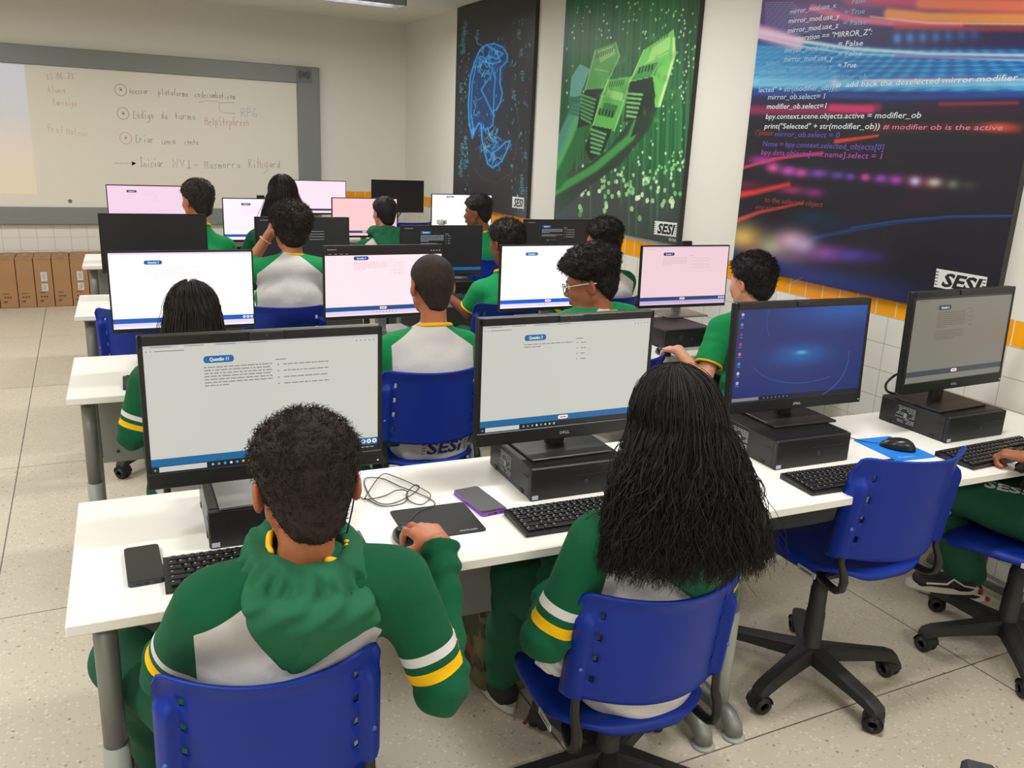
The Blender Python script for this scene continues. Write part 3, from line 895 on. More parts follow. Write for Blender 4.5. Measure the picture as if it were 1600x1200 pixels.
# ------------------------------------------------------------------ screens
blk = mat('monitor_black', (22, 22, 24), .38)
blk2 = mat('monitor_back', (34, 34, 36), .5)
silv = mat('stand_silver', (150, 150, 152), .32, .7)
sdark = mat('stand_dark', (60, 60, 62), .35, .5)
sblk = mat('stand_black', (34, 33, 34), .42, .1)
wht_t = mat('logo_print_grey', (190, 190, 190), .4)
def words_lines(q, x0, x1, y0, dy, n, hgt, m, last=.6, seed=1, dens=.8):
    r = random.Random(seed)
    for i in range(n):
        x = x0; end = x1 if i < n-1 else x0+(x1-x0)*last
        while x < end-.004:
            w = min(r.uniform(.008, .034), end-x)
            q(x, y0+i*dy, x+w, y0+i*dy+hgt, m)
            x += w+.0045
def screen_ui(o_parent, W, H, yb, zt, spec):
    """the lit picture of one monitor, all flat on its glass"""
    mb = MB(); k = spec
    lay = [0]
    def q(u0, v0, u1, v1, m, up=1):
        y = yb-.0003*up
        mb.quad((-W/2+u0*W, y, zt-v0*H), (-W/2+u0*W, y, zt-v1*H), (-W/2+u1*W, y, zt-v1*H), (-W/2+u1*W, y, zt-v0*H), m)
    es = k.get('es', 1.0)
    E = lambda nm, c, s=1.0: emis('%s_%s' % (nm, '%02x%02x%02x' % c)+('_%d' % round(es*s*100)), c, es*s)
    def disc(u, v, r, m, up=3):
        n = 14; y = yb-.0003*up
        pts = [(-W/2+u*W+r*math.cos(2*math.pi*i/n), y, zt-v*H+r*math.sin(2*math.pi*i/n)) for i in range(n)]
        mb.add(pts, [list(range(n))], m)
    def pill(u0, v0, u1, v1, m, up=2):
        y = yb-.0003*up; w = (u1-u0)*W; h = (v1-v0)*H
        pts = rrect(w, h, h*.42, 3); cx = -W/2+(u0+u1)/2*W; cz = zt-(v0+v1)/2*H
        mb.add([(cx+a, y, cz+b) for a, b in pts], [list(range(len(pts)))], m)
    def txt(s, u, v, h, m, up=4, w=None, bold=.0):
        y = yb-.0003*up
        put_text(mb, s, m, lambda a, b: (-W/2+u*W+a, y, zt-v*H+b), size=None if w else h*H/.72, width=w*W if w else None, height=h*H if w else None, bold=bold)
    kind = k['kind']
    if kind == 'off':
        q(0, 0, 1, 1, mat('screen_off', (14, 14, 15), .45))
    elif kind == 'desktop':
        sc = NT('desktop_wallpaper'); x_, y_, z_ = sc.coords()
        def blob(cx, cz, rx, rz):
            a = sc.math('POWER', sc.math('DIVIDE', sc.math('SUBTRACT', x_, cx), rx), 2.0)
            b = sc.math('POWER', sc.math('DIVIDE', sc.math('SUBTRACT', z_, cz), rz), 2.0)
            return sc.math('POWER', 2.718, sc.math('MULTIPLY', sc.math('ADD', a, b), -1.0))
        c1 = sc.mix(blob(.0, zt-.52*H, .10, .030), (17, 38, 106), (12, 88, 160))
        c1 = sc.mix(blob(.16, zt-.02*H, .20, .05), c1, (16, 78, 160))
        c1 = sc.mix(blob(.0, zt-.50*H, .02, .006), c1, (90, 160, 210))
        sc.L(c1, sc.b.inputs['Emission Color']); sc.b.inputs['Emission Strength'].default_value = .95
        sc.b.inputs['Base Color'].default_value = (.01, .01, .01, 1); sc.b.inputs['Roughness'].default_value = .35
        q(0, 0, 1, 1, sc.m)
        arc = emis('wallpaper_arc', (70, 130, 200), .8)
        for a0, a1, rx, rz, cx, cz, r in ((-70, 10, .17, .13, .03, zt-.60*H, .0006), (120, 200, .25, .15, .10, zt-.12*H, .0004), (200, 300, .22, .10, .02, zt-.5*H, .0004)):
            mb.tube([(cx+rx*math.cos(math.radians(a0+(a1-a0)*i/20)), yb-.0006, cz+rz*math.sin(math.radians(a0+(a1-a0)*i/20))) for i in range(21)], r, arc, 4)
        ic = [(190, 190, 200), (90, 140, 200), (150, 60, 60), (200, 60, 60), (210, 120, 110), (50, 150, 190), (200, 205, 215), (170, 185, 215)]
        for i, c in enumerate(ic):
            disc(.03, .055+i*.105, .0055, E('ico', c, .8)); q(.018, .085+i*.105, .042, .092+i*.105, E('ico', (150, 160, 190), .6), 3)
        q(0, .955, 1, 1, E('task', (10, 16, 30)), 2); q(.0, .96, .20, .995, E('search', (120, 125, 135)), 3)
        for i in range(7): disc(.24+i*.03, .978, .0022, E('ico', (120, 140, 160)))
    else:
        bg = k.get('bg', (205, 205, 197)); dark = k.get('dark', False)
        tc = k.get('tc', (120, 120, 118)); tt = E('txt', tc)
        q(0, 0, 1, 1, E('bg', bg))
        tb = k.get('top')
        if tb == 'dark':
            q(0, 0, 1, .12, E('bar', (20, 14, 20)), 2); txt('Questionario', .02, .04, .018, E('txt', (200, 190, 195)), 4)
            for i in range(4): q(.03+i*.045, .095, .055+i*.045, .103, E('txt', (150, 130, 140)), 3)
            for i in range(4): q(.90+i*.025, .06, .91+i*.025, .072, E('txt', (190, 180, 185)), 3)
        elif tb == 'light':
            q(0, 0, 1, .022, E('bar', k.get('barc', (188, 190, 194))), 2); q(.14, .0, .28, .022, E('bg', bg), 3)
            for i in range(4): q(.03+i*.13, .009, .11+i*.13, .014, tt, 4)
            q(.05, .040, .16, .046, tt, 3)
            for i in range(3): disc(.012+i*.017, .043, .0014, tt)
            for i in range(5): disc(.90+i*.02, .043, .0016, tt)
        else:
            q(0, 0, 1, .025, E('bar', k.get('barc', (60, 50, 56))), 2)
            q(.04, .04, .14, .046, tt, 3)
        pv = k.get('pv', .10); pu = k.get('pu', .235)
        pc = E('pill', k.get('pill', (20, 98, 150)))
        if k.get('q'):
            pill(pu, pv, pu+.125, pv+.055, pc)
            txt(k['q'], pu+.025, pv+.040, .028, E('pilltxt', (225, 238, 245)), 4, w=.078, bold=.02)
        nl = k.get('lines', 6)
        words_lines(lambda *a: q(*a, 3), pu, pu+.285, pv+.085, .024, nl, .0075, tt, .35, k.get('seed', 1))
        if k.get('lines2'): words_lines(lambda *a: q(*a, 3), pu, pu+.285, pv+.085+.024*(nl+1), .024, k['lines2'], .0075, tt, .7, 9)
        ou = pu+.30; ol = k.get('olen', .20)
        q(ou, pv+.055, ou+.045, pv+.062, tt, 3)
        for i in range(4):
            v = pv+.095+i*.052
            disc(ou+.012, v+.004, .0017, tt)
            words_lines(lambda *a: q(*a, 3), ou+.035, ou+.035+ol, v, .02, 1, .0075, tt, 1.0, i+3)
            if ol > .1: q(ou, v+.03, ou+.28, v+.0315, E('rule', tuple(int(a*.9+8) for a in bg)), 2)
        bv0, bv1 = (.885, .945) if k.get('task') == 'dark' else (.865, .93)
        q(0, bv0, 1, bv1, E('band', k.get('band', (10, 98, 152))), 2)
        if k.get('task') == 'dark':
            q(0, .945, 1, 1, E('task', (12, 20, 30)), 2); q(.03, .95, .225, .992, E('search', (196, 198, 196)), 3)
            cols = [(120, 170, 190), (130, 130, 140), (60, 160, 210), (220, 220, 225), (80, 150, 210), (200, 190, 90), (210, 200, 120), (190, 190, 200)]
            for i, c in enumerate(cols): disc(.25+i*.026, .971, .0030, E('ico', c))
            for i in range(3): q(.92+i*.022, .962, .935+i*.022, .968, E('ico', (190, 195, 200)), 3)
            txt('o', .01, .98, .02, E('ico', (220, 225, 230)))
        elif k.get('task') == 'light':
            q(0, .93, 1, .985, E('taskl', k.get('taskc', (222, 208, 238))), 2)
            for i in range(8): disc(.40+i*.028, .957, .0024, E('ico', [(120, 110, 160), (190, 90, 120), (90, 120, 190)][i % 3]))
        if k.get('orange', True):
            pill(.455, (bv0+bv1)/2-.018, .515, (bv0+bv1)/2+.018, E('or', (246, 236, 232)), 3)
            q(.465, (bv0+bv1)/2-.007, .505, (bv0+bv1)/2+.007, E('or2', (222, 120, 96)), 5)
        if k.get('circ'):
            for i in range(3):
                disc(.93+i*.027, (bv0+bv1)/2, .0058, E('circ', (228, 232, 232)), 3); disc(.93+i*.027, (bv0+bv1)/2, .0024, E('circ2', (120, 122, 128)), 4)
    return mb.build('screen', o_parent)

def make_monitor(model, name_label, loc, yaw, tilt, h, zbot, spec, stand, cat='monitor', group=None, cam_up=False):
    """zbot: height of the lower edge above the base"""
    W = .538
    t = thing('computer_monitor', name_label, cat, loc, yaw, group)
    if model == 'A': sb, tb, cb_ = .011, .021, h-.021-.292
    else: sb, tb, cb_ = .0065, .0065, .0165
    ca, sa = math.cos(tilt), math.sin(tilt)
    # the panel tilts about its lower edge
    def T(p): return Vector((p[0], p[1]*ca+p[2]*sa, p[2]*ca-p[1]*sa+zbot))
    b = MB(); th = .022 if model == 'A' else .014
    sw, sh = W-2*sb, h-tb-cb_
    b.box((0, th*.5+.004, h/2), (W, th*.8, h), blk, bev=.003)
    b.box((-(W-sb)/2, 0, h/2), (sb, th*.5, h), blk, bev=.0015); b.box(((W-sb)/2, 0, h/2), (sb, th*.5, h), blk, bev=.0015)
    b.box((0, 0, h-tb/2), (W-.002, th*.5, tb), blk, bev=.0015); b.box((0, -.001, cb_/2), (W-.002, th*.55, cb_), blk, bev=.0015)
    b.box((0, th+.015, h*.48), (W*.62, .035, h*.55), blk2, bev=.01)
    b.xform(T); ho = b.build('housing', t)
    if model == 'A':
        c = MB(); c.box((0, -.007, h-tb*.45), (.075, .006, tb*.8), sblk, bev=.002); c.lathe((0, -.010, h-tb*.45), [(.0035, 0), (.003, -.001), (.001, -.0012)], mat('lens', (60, 60, 70), .1), 12, 'y')
        c.xform(T); c.build('webcam', t)
        g = MB(); put_text(g, 'D', wht_t, lambda x, y: (-.0175+x, -.0094, .014+y), width=.0075, height=.0075, bold=.02)
        put_text(g, 'E', wht_t, lambda x, y: (-.0085+x, -.0094, .0150+y), width=.0062, height=.0066, bold=.02)
        put_text(g, 'LL', wht_t, lambda x, y: (-.0005+x, -.0094, .014+y), width=.013, height=.0075, bold=.02)
        g.xform(T); g.build('maker_lettering', ho)
        l = MB(); l.box((W/2-.012, -.0092, .012), (.003, .0006, .003), emis('power_led', (230, 235, 240), 1.2)); l.xform(T); l.build('power_light', ho)
    so = screen_ui(t, sw, sh, -.0028 if model == 'B' else -.0028, sh/2, spec)
    # screen mesh is built around its own centre height; shift and tilt it
    for v in so.data.vertices:
        v.co = T((v.co.x, v.co.y, v.co.z+cb_+sh/2))
    if spec['kind'] == 'desktop':
        for v in so.data.vertices: v.co.z -= zbot+cb_+sh/2
        so.location = (0, 0, zbot+cb_+sh/2)
    sm = stand
    s = MB()
    s.box((0, .035, .004), (.25, .19, .008), sm, bev=.002)
    s.box((0, .055, (zbot+h*.5)/2), (.055 if model == 'A' else .045, .028, zbot+h*.5), sm, bev=.006)
    s.box((0, .036+sa*h*.4, zbot+h*.42), (.09, .02, .09), blk2, bev=.003)
    s.build('stand', t)
    if cam_up:
        c = MB(); c.box((.0, .0, h+.011), (.055, .02, .022), sblk, bev=.003); c.xform(T); c.build('webcam', t)
    return t

# ------------------------------------------------------------------ small desktop computers, keyboards, mice
def pc_front_mat():
    t = NT('pc_front'); x, y, z = t.coords()
    v = t.n('ShaderNodeTexVoronoi'); v.inputs['Scale'].default_value = 190; v.inputs['Randomness'].default_value = .25
    t.L(t.tc.outputs['Object'], v.inputs['Vector'])
    h = t.math('LESS_THAN', v.outputs['Distance'], .36)
    t.L(t.mix(h, (30, 30, 32), (6, 6, 7)), t.b.inputs['Base Color']); t.b.inputs['Roughness'].default_value = .45
    return t.m
pcf = pc_front_mat()
pcs = mat('pc_case', (40, 40, 42), .38, .3, bump=.03, bscale=300); pct = mat('pc_top', (26, 25, 25), .42, .2)
pcl = mat('pc_side_light', (84, 88, 90), .38, .5)
def make_pc(label, loc, yaw, side_m=None, printed=True, badge=True, ring=False):
    t = thing('desktop_computer', label, 'computer', loc, yaw, 'flat desktop computers under the monitors')
    b = MB(); b.box((0, .15, .0465), (.292, .272, .091), side_m or pcs, bev=.003); b.box((0, .15, .0925), (.29, .27, .0015), pct)
    b.build('case', t)
    f = MB(); f.box((0, .0075, .0465), (.294, .016, .092), pcf, bev=.003); fo = f.build('front_grille', t)
    g = MB(); g.box((.055, -.0012, .060), (.13, .002, .0014), mat('slot_edge', (58, 58, 60), .3)); g.lathe((.02, -.001, .04), [(.0065, 0), (.006, -.002), (.001, -.0025)], sblk, 14, 'y')
    if ring:
        g.tube([(.0-.05+.011*math.cos(k*math.pi/8), -.001, .055+.011*math.sin(k*math.pi/8)) for k in range(17)], .001, mat('ring_grey', (120, 120, 124), .3, .6), 4)
        g.box((-.05, -.001, .055), (.003, .001, .012), mat('ring_grey', (120, 120, 124)))
    g.build('button', fo)
    if badge:
        MB().box((-.133, -.0012, .010), (.018, .0012, .011), mat('badge_white', (172, 180, 196), .4)).build('badge', fo)
    if printed:
        p = MB(); r = random.Random(3)
        for i in range(11):
            y = .135
            while y < .205:
                w = r.uniform(.004, .016)
                if r.random() < .8: p.box((-.1463, y+w/2, .020+i*.0056), (.0006, w, .0026), mat('case_print', (150, 158, 164), .5))
                y += w+.003
        p.box((-.1463, .175, .046), (.0008, .012, .014), mat('case_print', (150, 158, 164)))
        p.build('side_label', t)
    for yy, zz, s_ in ((.035, .062, (.001, .022, .004)), (.235, .062, (.001, .022, .004)), (.06, .010, (.003, .018, .010)), (.24, .010, (.003, .018, .010))):
        MB().box((-.1465, yy, zz), s_, mat('latch_dark', (12, 12, 12))).build('latch', t)
    return t

kb_m = mat('keyboard_base', (20, 20, 21), .42); key_m = mat('keycap', (27, 27, 28), .35); leg_p = mat('key_legend', (150, 150, 150), .5)
def make_keyboard(label, loc, yaw, cols=None, key=None):
    t = thing('keyboard', label, 'keyboard', loc, yaw, 'black keyboards on the desks')
    W, D = .436, .138
    b = MB()
    pr_ = [(0, .010), (D, .017)]
    vs = [(-W/2, 0, .002), (W/2, 0, .002), (W/2, D, .002), (-W/2, D, .002), (-W/2, 0, .009), (W/2, 0, .009), (W/2, D, .017), (-W/2, D, .017)]
    b.add(vs, [[0, 3, 2, 1], [4, 5, 6, 7], [0, 1, 5, 4], [1, 2, 6, 5], [2, 3, 7, 6], [3, 0, 4, 7]], kb_m)
    b.build('keyboard_base', t)
    k = MB(); lg = MB()
    km = key or key_m
    def kk(x0, x1, r):
        y = .012+r*.0205; z = .009+.008*y/D
        k.box(((x0+x1)/2, y+.008, z+.0035), (x1-x0-.003, .0165, .007), km, bev=.0018)
        lg.box(((x0)+.006, y+.011, z+.0072), (.0035, .004, .0003), leg_p)
    for r in range(6):
        p = .0188
        if r == 0:
            w = [1.25]*3+[6.25]+[1.25]*4
        elif r == 1: w = [2.25]+[1]*10+[2.75-1+0]
        elif r == 2: w = [1.75]+[1]*11+[2.25]
        elif r == 3: w = [1.5]+[1]*12+[1.5]
        else: w = [1]*13+[2] if r == 4 else [1]*15
        tot = sum(w); x = -W/2+.010; sc = .2835/tot
        for q in w:
            kk(x, x+q*sc, r); x += q*sc
        if r not in (2,):
            for q in range(3):
                if r == 1 and q != 1: continue
                kk(-W/2+.300+q*p, -W/2+.300+(q+1)*p-.001, r)
        for q in range(4):
            kk(-W/2+.3585+q*.0175, -W/2+.3585+(q+1)*.0175, r)
    ko = k.build('keys', t); lg.build('key_legends', ko)
    return t

def mouse_mb(m):
    b = MB(); n, r_ = 24, 9; vs = []; fs = []
    for i in range(r_+1):
        ph = math.pi/2*i/r_
        for k in range(n):
            a = 2*math.pi*k/n
            x = .031*math.cos(a)*math.cos(ph)**.55; y = .057*math.sin(a)*math.cos(ph)**.55
            z = .034*math.sin(ph)*(1-.22*(y/.057)-.25*(y/.057)**2)
            vs.append((x*(1-.10*abs(y)/.057), y, .003+max(z, 0)))
    for i in range(r_):
        for k in range(n):
            j = (k+1) % n
            fs.append([i*n+k, i*n+j, (i+1)*n+j, (i+1)*n+k])
    fs.append([k for k in range(n)][::-1]); fs.append([r_*n+k for k in range(n)])
    b.add(vs, fs, m, True)
    return b
def make_mouse(label, loc, yaw):
    t = thing('computer_mouse', label, 'mouse', loc, yaw)
    mouse_mb(mat('mouse_black', (26, 26, 28), .28)).build('mouse_body', t)
    w = MB(); w.lathe((0, .030, .0295), [(.003, -.004), (.0045, -.003), (.0045, .003), (.003, .004)], mat('mouse_wheel', (50, 50, 52), .5), 12, 'x')
    w.build('scroll_wheel', t)
    return t

ZD = .740
Q = dict
# row 1 -------------------------------------------------
make_monitor('A', 'nearest left monitor showing question 11, behind the short-haired boy', (.342, 1.925, .8335), -.022, .0, .350, .047, Q(kind='page', q='Questão 11', bg=(200, 200, 192), top='light', task='dark', lines=7, circ=True, orange=False), silv, group='monitors of the nearest row')
make_monitor('A', 'nearest row monitor showing question 3, left of the long-haired girl', (1.153, 1.955, .8335), -.022, .012, .350, .040, Q(kind='page', q='Questão 3', bg=(199, 199, 190), top='light', task='dark', lines=2, olen=.03), sdark, group='monitors of the nearest row')
make_monitor('A', 'monitor with the blue desktop picture and a column of icons', (2.015, 1.955, .8335), -.055, .05, .350, .042, Q(kind='desktop'), sblk, group='monitors of the nearest row')
make_monitor('A', 'dim grey monitor at the right edge against the tiled wall', (2.695, 1.905, .8335), .030, .035, .350, .064, Q(kind='page', q='Questão 5', bg=(122, 119, 110), tc=(88, 84, 80), top=None, barc=(42, 48, 56), task=None, lines=8, lines2=5, olen=.03, pill=(48, 52, 64), band=(62, 68, 78)), sblk, group='monitors of the nearest row')
make_pc('flat black computer under the nearest left monitor, behind the boy', (.337, 1.865, ZD), TH, pcl, False)
make_pc('flat black computer under the monitor showing question 3', (1.150, 1.850, ZD), TH)
make_pc('flat black computer under the monitor with the blue desktop', (1.958, 1.800, ZD), TH, None, True)
make_pc('flat black computer under the dim monitor by the wall, with white print on its side', (2.712, 1.795, ZD), -.01)
make_keyboard('black keyboard in front of the short-haired boy', (.300, 1.687, ZD), -.045)
make_keyboard('black keyboard beside the purple phone, in front of the long-haired girl', (1.112, 1.655, ZD), -.045)
make_keyboard('black keyboard in front of the empty blue chair', (1.990, 1.598, ZD), -.06)
make_keyboard('black keyboard at the right edge under a hand with a black scrunchie', (2.640, 1.590, ZD), .02)
make_mouse('black mouse resting on the blue mousepad', (2.350, 1.812, ZD+.003), .55)
make_mouse('black mouse under the hand of the short-haired boy', (.622, 1.748, ZD+.003), .20)
# row 2 -------------------------------------------------
make_monitor('B', 'bright white monitor showing question 9 in the second row, far left', (.322, 3.565, .8335), -.02, 0, .318, .050, Q(kind='page', q='Questão 9', bg=(255, 252, 255), es=1.15, tc=(215, 205, 222), barc=(222, 205, 236), task='light', lines=6, olen=.05, circ=True, orange=False, pill=(24, 78, 165), band=(16, 84, 176)), silv, group='second row monitors')
make_monitor('B', 'pink tinted monitor with a black browser bar showing question 4', (1.140, 3.540, .8335), .02, 0, .318, .066, Q(kind='page', q='Questão 4', bg=(255, 228, 236), es=1.05, tc=(226, 176, 186), top='dark', pv=.135, task='light', lines=5, olen=.10, pill=(24, 70, 140), band=(28, 74, 140)), silv, group='second row monitors')
make_monitor('B', 'bright white monitor left of the boy with glasses', (1.992, 3.600, .8335), -.014, .01, .318, .052, Q(kind='page', q='Questão 1', bg=(255, 253, 255), es=1.2, tc=(238, 232, 240), barc=(238, 232, 240), task='light', lines=4, olen=.03, pill=(30, 86, 170), band=(10, 86, 200)), silv, group='second row monitors', cam_up=True)
make_monitor('B', 'pink tinted monitor showing question 7 near the wall, with webcam on top', (2.754, 3.540, .8335), -.045, .04, .320, .044, Q(kind='page', q='Questão 7', bg=(240, 208, 216), es=1.0, tc=(206, 172, 182), barc=(226, 200, 220), task='light', lines=6, olen=.22, pill=(40, 44, 96), band=(34, 66, 110), taskc=(196, 180, 222), circ=True), silv, group='second row monitors', cam_up=True)
PCL = {2: ['second row computer at the far left, under question 9', 'second row computer under the pink question 4 monitor', 'second row computer left of the boy with glasses', 'computer near the wall with a round power mark, under question 7'],
       3: ['third row computer under the switched off monitor', 'third row computer behind the boy in the white shirt', 'third row computer under the dark monitor of question 6', 'third row computer near the wall, under the dark question 7 screen'],
       4: ['fourth row computer at the far left', 'fourth row computer in front of the long-haired girl', 'fourth row computer under the pink monitor', 'fourth row computer under the bright white monitor']}
KBL = {2: ['second row keyboard sticking out at the left of the long-haired girl', 'second row keyboard in front of the boy with cropped hair', 'second row keyboard in front of the boy with glasses', 'second row keyboard behind the boy by the wall'],
       3: ['third row keyboard by the switched off monitor', 'third row keyboard in front of the boy in the white shirt', 'third row keyboard with a white cloth beside it', 'third row keyboard near the wall'],
       4: ['fourth row keyboard at the far left', 'fourth row keyboard in front of the long-haired girl', 'fourth row keyboard of the boy in the hoodie', 'fourth row keyboard by the bright white screen']}
for r, y0 in ((2, 3.25), (3, 4.70), (4, 6.48)):
    for i, x0 in enumerate((.32, 1.13, 1.98, 2.76)):
        yy = y0+.18-x0*.038
        if (r, i) == (2, 3):
            make_pc(PCL[r][i], (2.585, 3.245, ZD), .03, None, False, False, ring=True)
            make_keyboard(KBL[r][i], (2.86, 3.02+.03, ZD), -.03)
            continue
        make_pc(PCL[r][i], (x0, yy, ZD), TH, None, False, False)
        if r == 2: make_keyboard(KBL[r][i], (x0-.035, 3.265-x0*.04, ZD), TH)
        elif i in (0, 2): make_keyboard(KBL[r][i], (x0-.03, y0+.02-x0*.038, ZD), TH)
# row 3 -------------------------------------------------
make_monitor('B', 'switched off black monitor in the third row, far left', (.321, 5.005, .8335), -.037, 0, .315, .066, Q(kind='off'), silv, group='third row monitors')
DK = Q(kind='page', bg=(20, 21, 24), es=1.0, tc=(176, 178, 184), barc=(40, 22, 32), task=None, dark=True)
make_monitor('B', 'dark screen with white text lines behind the boy holding his face', (1.112, 4.973, .8335), -.026, 0, .315, .055, Q(DK, q=None, lines=0, olen=.16, pv=.16, orange=False, band=(20, 21, 24)), silv, group='third row monitors')
make_monitor('B', 'dark screen showing question 6 between two boys in the third row', (1.959, 4.945, .8335), -.026, 0, .315, .010, Q(DK, q='Questão 6', lines=6, lines2=1, olen=.03, pill=(30, 98, 160), orange=False, band=(14, 92, 150)), silv, group='third row monitors')
make_monitor('B', 'dark screen showing question 7 in front of the green poster', (2.760, 4.880, .8335), -.03, 0, .315, .052, Q(DK, q='Questão 7', lines=4, lines2=2, olen=.12, pill=(26, 76, 130), orange=False, band=(12, 60, 110)), silv, group='third row monitors')
# row 4 -------------------------------------------------
make_monitor('B', 'pale pink monitor at the far left of the fourth row', (.405, 6.70, .8335), -.04, 0, .315, .115, Q(kind='page', q='Questão 5', bg=(240, 208, 228), es=1.05, tc=(222, 190, 210), barc=(240, 208, 228), task='light', lines=2, olen=.05, pill=(40, 44, 90), band=(28, 74, 140)), silv, group='fourth row monitors')
make_monitor('B', 'pink and white monitor left of the long-haired girl in the fourth row', (1.150, 6.50, .8335), -.02, 0, .315, .048, Q(kind='page', q='Questão 8', bg=(255, 236, 248), es=1.1, tc=(232, 206, 220), barc=(255, 236, 248), task=None, lines=9, olen=.05, pill=(40, 44, 90), band=(30, 84, 160)), silv, group='fourth row monitors', cam_up=True)
make_monitor('B', 'salmon pink monitor behind the boy in the yellow lined hoodie', (2.015, 6.775, .8335), -.03, 0, .315, .042, Q(kind='page', q=None, bg=(255, 206, 208), es=1.0, tc=(240, 186, 190), barc=(255, 206, 208), task=None, lines=3, olen=.05, band=(40, 66, 110)), silv, group='fourth row monitors')
make_monitor('B', 'brightest plain white monitor in the fourth row near the wall', (2.835, 6.72, .8335), -.05, 0, .315, .086, Q(kind='page', q='Questão 2', bg=(255, 255, 255), es=1.3, tc=(240, 240, 246), barc=(240, 240, 244), pv=.03, task='light', lines=0, olen=.02, pill=(90, 100, 190), band=(30, 60, 120)), silv, group='fourth row monitors')
# row 5 -------------------------------------------------
make_monitor('B', 'pink monitor on the farthest desk, partly hidden by long dark hair', (1.965, 8.14, ZD), -.02, 0, .315, .195, Q(kind='page', q=None, bg=(250, 226, 240), es=1.05, tc=(226, 204, 218), barc=(250, 226, 240), task=None, lines=1, olen=.02, band=(60, 50, 70), orange=False), silv, group='farthest monitors')
make_monitor('B', 'switched off black monitor on the farthest desk beside the corner', (2.790, 8.25, ZD), -.02, 0, .315, .209, Q(kind='off'), silv, group='farthest monitors')
# ------------------------------------------------------------------ phones, mousepads, cables
def make_phone(label, corners_c, yaw, w, l, case_rgb, back_rgb, z=ZD, face_down=True):
    t = thing('mobile_phone', label, 'phone', (*corners_c, z), yaw)
    cm_ = mat('phone_case_%02x%02x%02x' % case_rgb, case_rgb, .45)
    b = MB(); pts = rrect(w, l, .010, 4)
    b.prism(pts, .0, .0105, cm_); b.build('phone_case', t)
    b = MB(); b.prism(rrect(w-.004, l-.004, .009, 4), .0103, .0112, mat('phone_face_%02x%02x%02x' % back_rgb, back_rgb, .30)); b.build('phone_screen', t)
    b = MB()
    b.box((0, -l/2-.0003, .0055), (.010, .0012, .0038), mat('port_dark', (8, 8, 8)))
    for x in (-.018, -.012, .016, .021): b.box((x, -l/2-.0003, .0055), (.003, .0012, .003), mat('port_dark', (8, 8, 8)))
    b.build('ports', t)
make_phone('dark grey phone lying on the left end of the nearest desk', (.050, 1.838), .005, .072, .172, (44, 50, 60), (40, 38, 38))
make_phone('phone in a purple case beside the keyboard of the long-haired girl', (.874, 1.897), .08, .075, .168, (122, 70, 168), (42, 40, 42))
def make_pad(label, c, yaw, w, l, rgb, txt=None, edge=None):
    t = thing('mousepad', label, 'mousepad', (*c, ZD), yaw)
    b = MB(); b.prism(rrect(w, l, .010, 4), 0, .003, mat('pad_%02x%02x%02x' % rgb, rgb, .7, bump=.05, bscale=500)); b.build('pad_cloth', t)
    if txt:
        g = MB(); put_text(g, txt[0], mat('pad_print_%02x' % txt[1][0], txt[1], .6), lambda x, y: (txt[2]+x, txt[3]+y, .0034), width=txt[4], height=txt[5], bold=.02); g.build('lettering', t)
make_pad('black mousepad under the hand of the short-haired boy', (.728, 1.830), -.06, .200, .178, (24, 22, 23), ('MULTILASER', (190, 190, 190), .035, -.078, .045, .006))
make_pad('bright blue mousepad between two keyboards', (2.346, 1.822), -.10, .160, .205, (18, 122, 216), ('Premium', (120, 190, 240), -.055, -.085, .06, .012))
def cable(label, pts, r, m, name='cable', smooth=5, cat='cable', closed=False):
    P = [Vector(p) for p in pts]; out = []
    n = len(P)
    for i in range(n-1):
        p0, p1, p2, p3 = P[max(i-1, 0)], P[i], P[i+1], P[min(i+2, n-1)]
        for k in range(smooth):
            t = k/smooth
            out.append(.5*((2*p1)+(p2-p0)*t+(2*p0-5*p1+4*p2-p3)*t*t+(3*p1-p0-3*p2+p3)*t**3))
    out.append(P[-1])
    c = P[0].copy()
    b = MB(); b.tube([p-c for p in out], r, m, 7)
    return b.build(name, None, c, label=label, category=cat)
cbl = mat('cable_black', (26, 26, 28), .45)
zc = ZD+.0035
def zt(px, py, z=zc):
    p = on_plane(px, py, 2, z); return (p[0], p[1], z)
cable('tangled thin black mouse cable on the nearest desk beside the black mousepad', [zt(640, 815), zt(655, 800), zt(678, 790, zc), zt(676, 782), zt(652, 770), zt(625, 760, zc), zt(598, 748, zc), zt(570, 748), zt(575, 770), zt(590, 785), zt(612, 787), zt(640, 775, zc+.004), zt(655, 762, zc+.004), zt(648, 758, zc+.004), zt(635, 772, zc), zt(642, 784), zt(660, 788),
    zt(673, 775, zc+.004), zt(660, 764, zc+.003), zt(618, 745, zc+.002), zt(596, 742, zc+.003), zt(572, 775, zc+.006), zt(574, 780, zc), zt(600, 791, zc), zt(632, 785, zc+.005), zt(636, 768, zc+.007), zt(620, 766, zc+.004), zt(600, 775, zc), zt(570, 780, zc), zt(556, 770, zc), zt(540, 768, zc)], .0014, cbl, smooth=5)
cable('thin black mouse cable running over the desk to the blue mousepad', [(2.318, 1.862, zc+.006), (2.29, 1.90, zc+.003), (2.28, 1.96, zc), (2.26, 2.02, zc), (2.21, 2.05, zc), (2.15, 2.03, zc), (2.11, 2.02, zc)], .0014, cbl)
cable('black power cable looping beside the dim monitor at the wall', [(2.66, 2.05, .935), (2.61, 2.04, .928), (2.55, 2.03, .920), (2.515, 2.03, .893), (2.53, 2.03, .863), (2.59, 2.03, .851), (2.63, 2.03, .872), (2.635, 2.03, .92)], .0045, cbl, smooth=6)
cable('thin black cable curling behind the computer with the blue desktop', [(2.12, 1.87, .80), (2.15, 1.87, .79), (2.16, 1.86, .76), (2.13, 1.85, zc)], .0013, cbl)
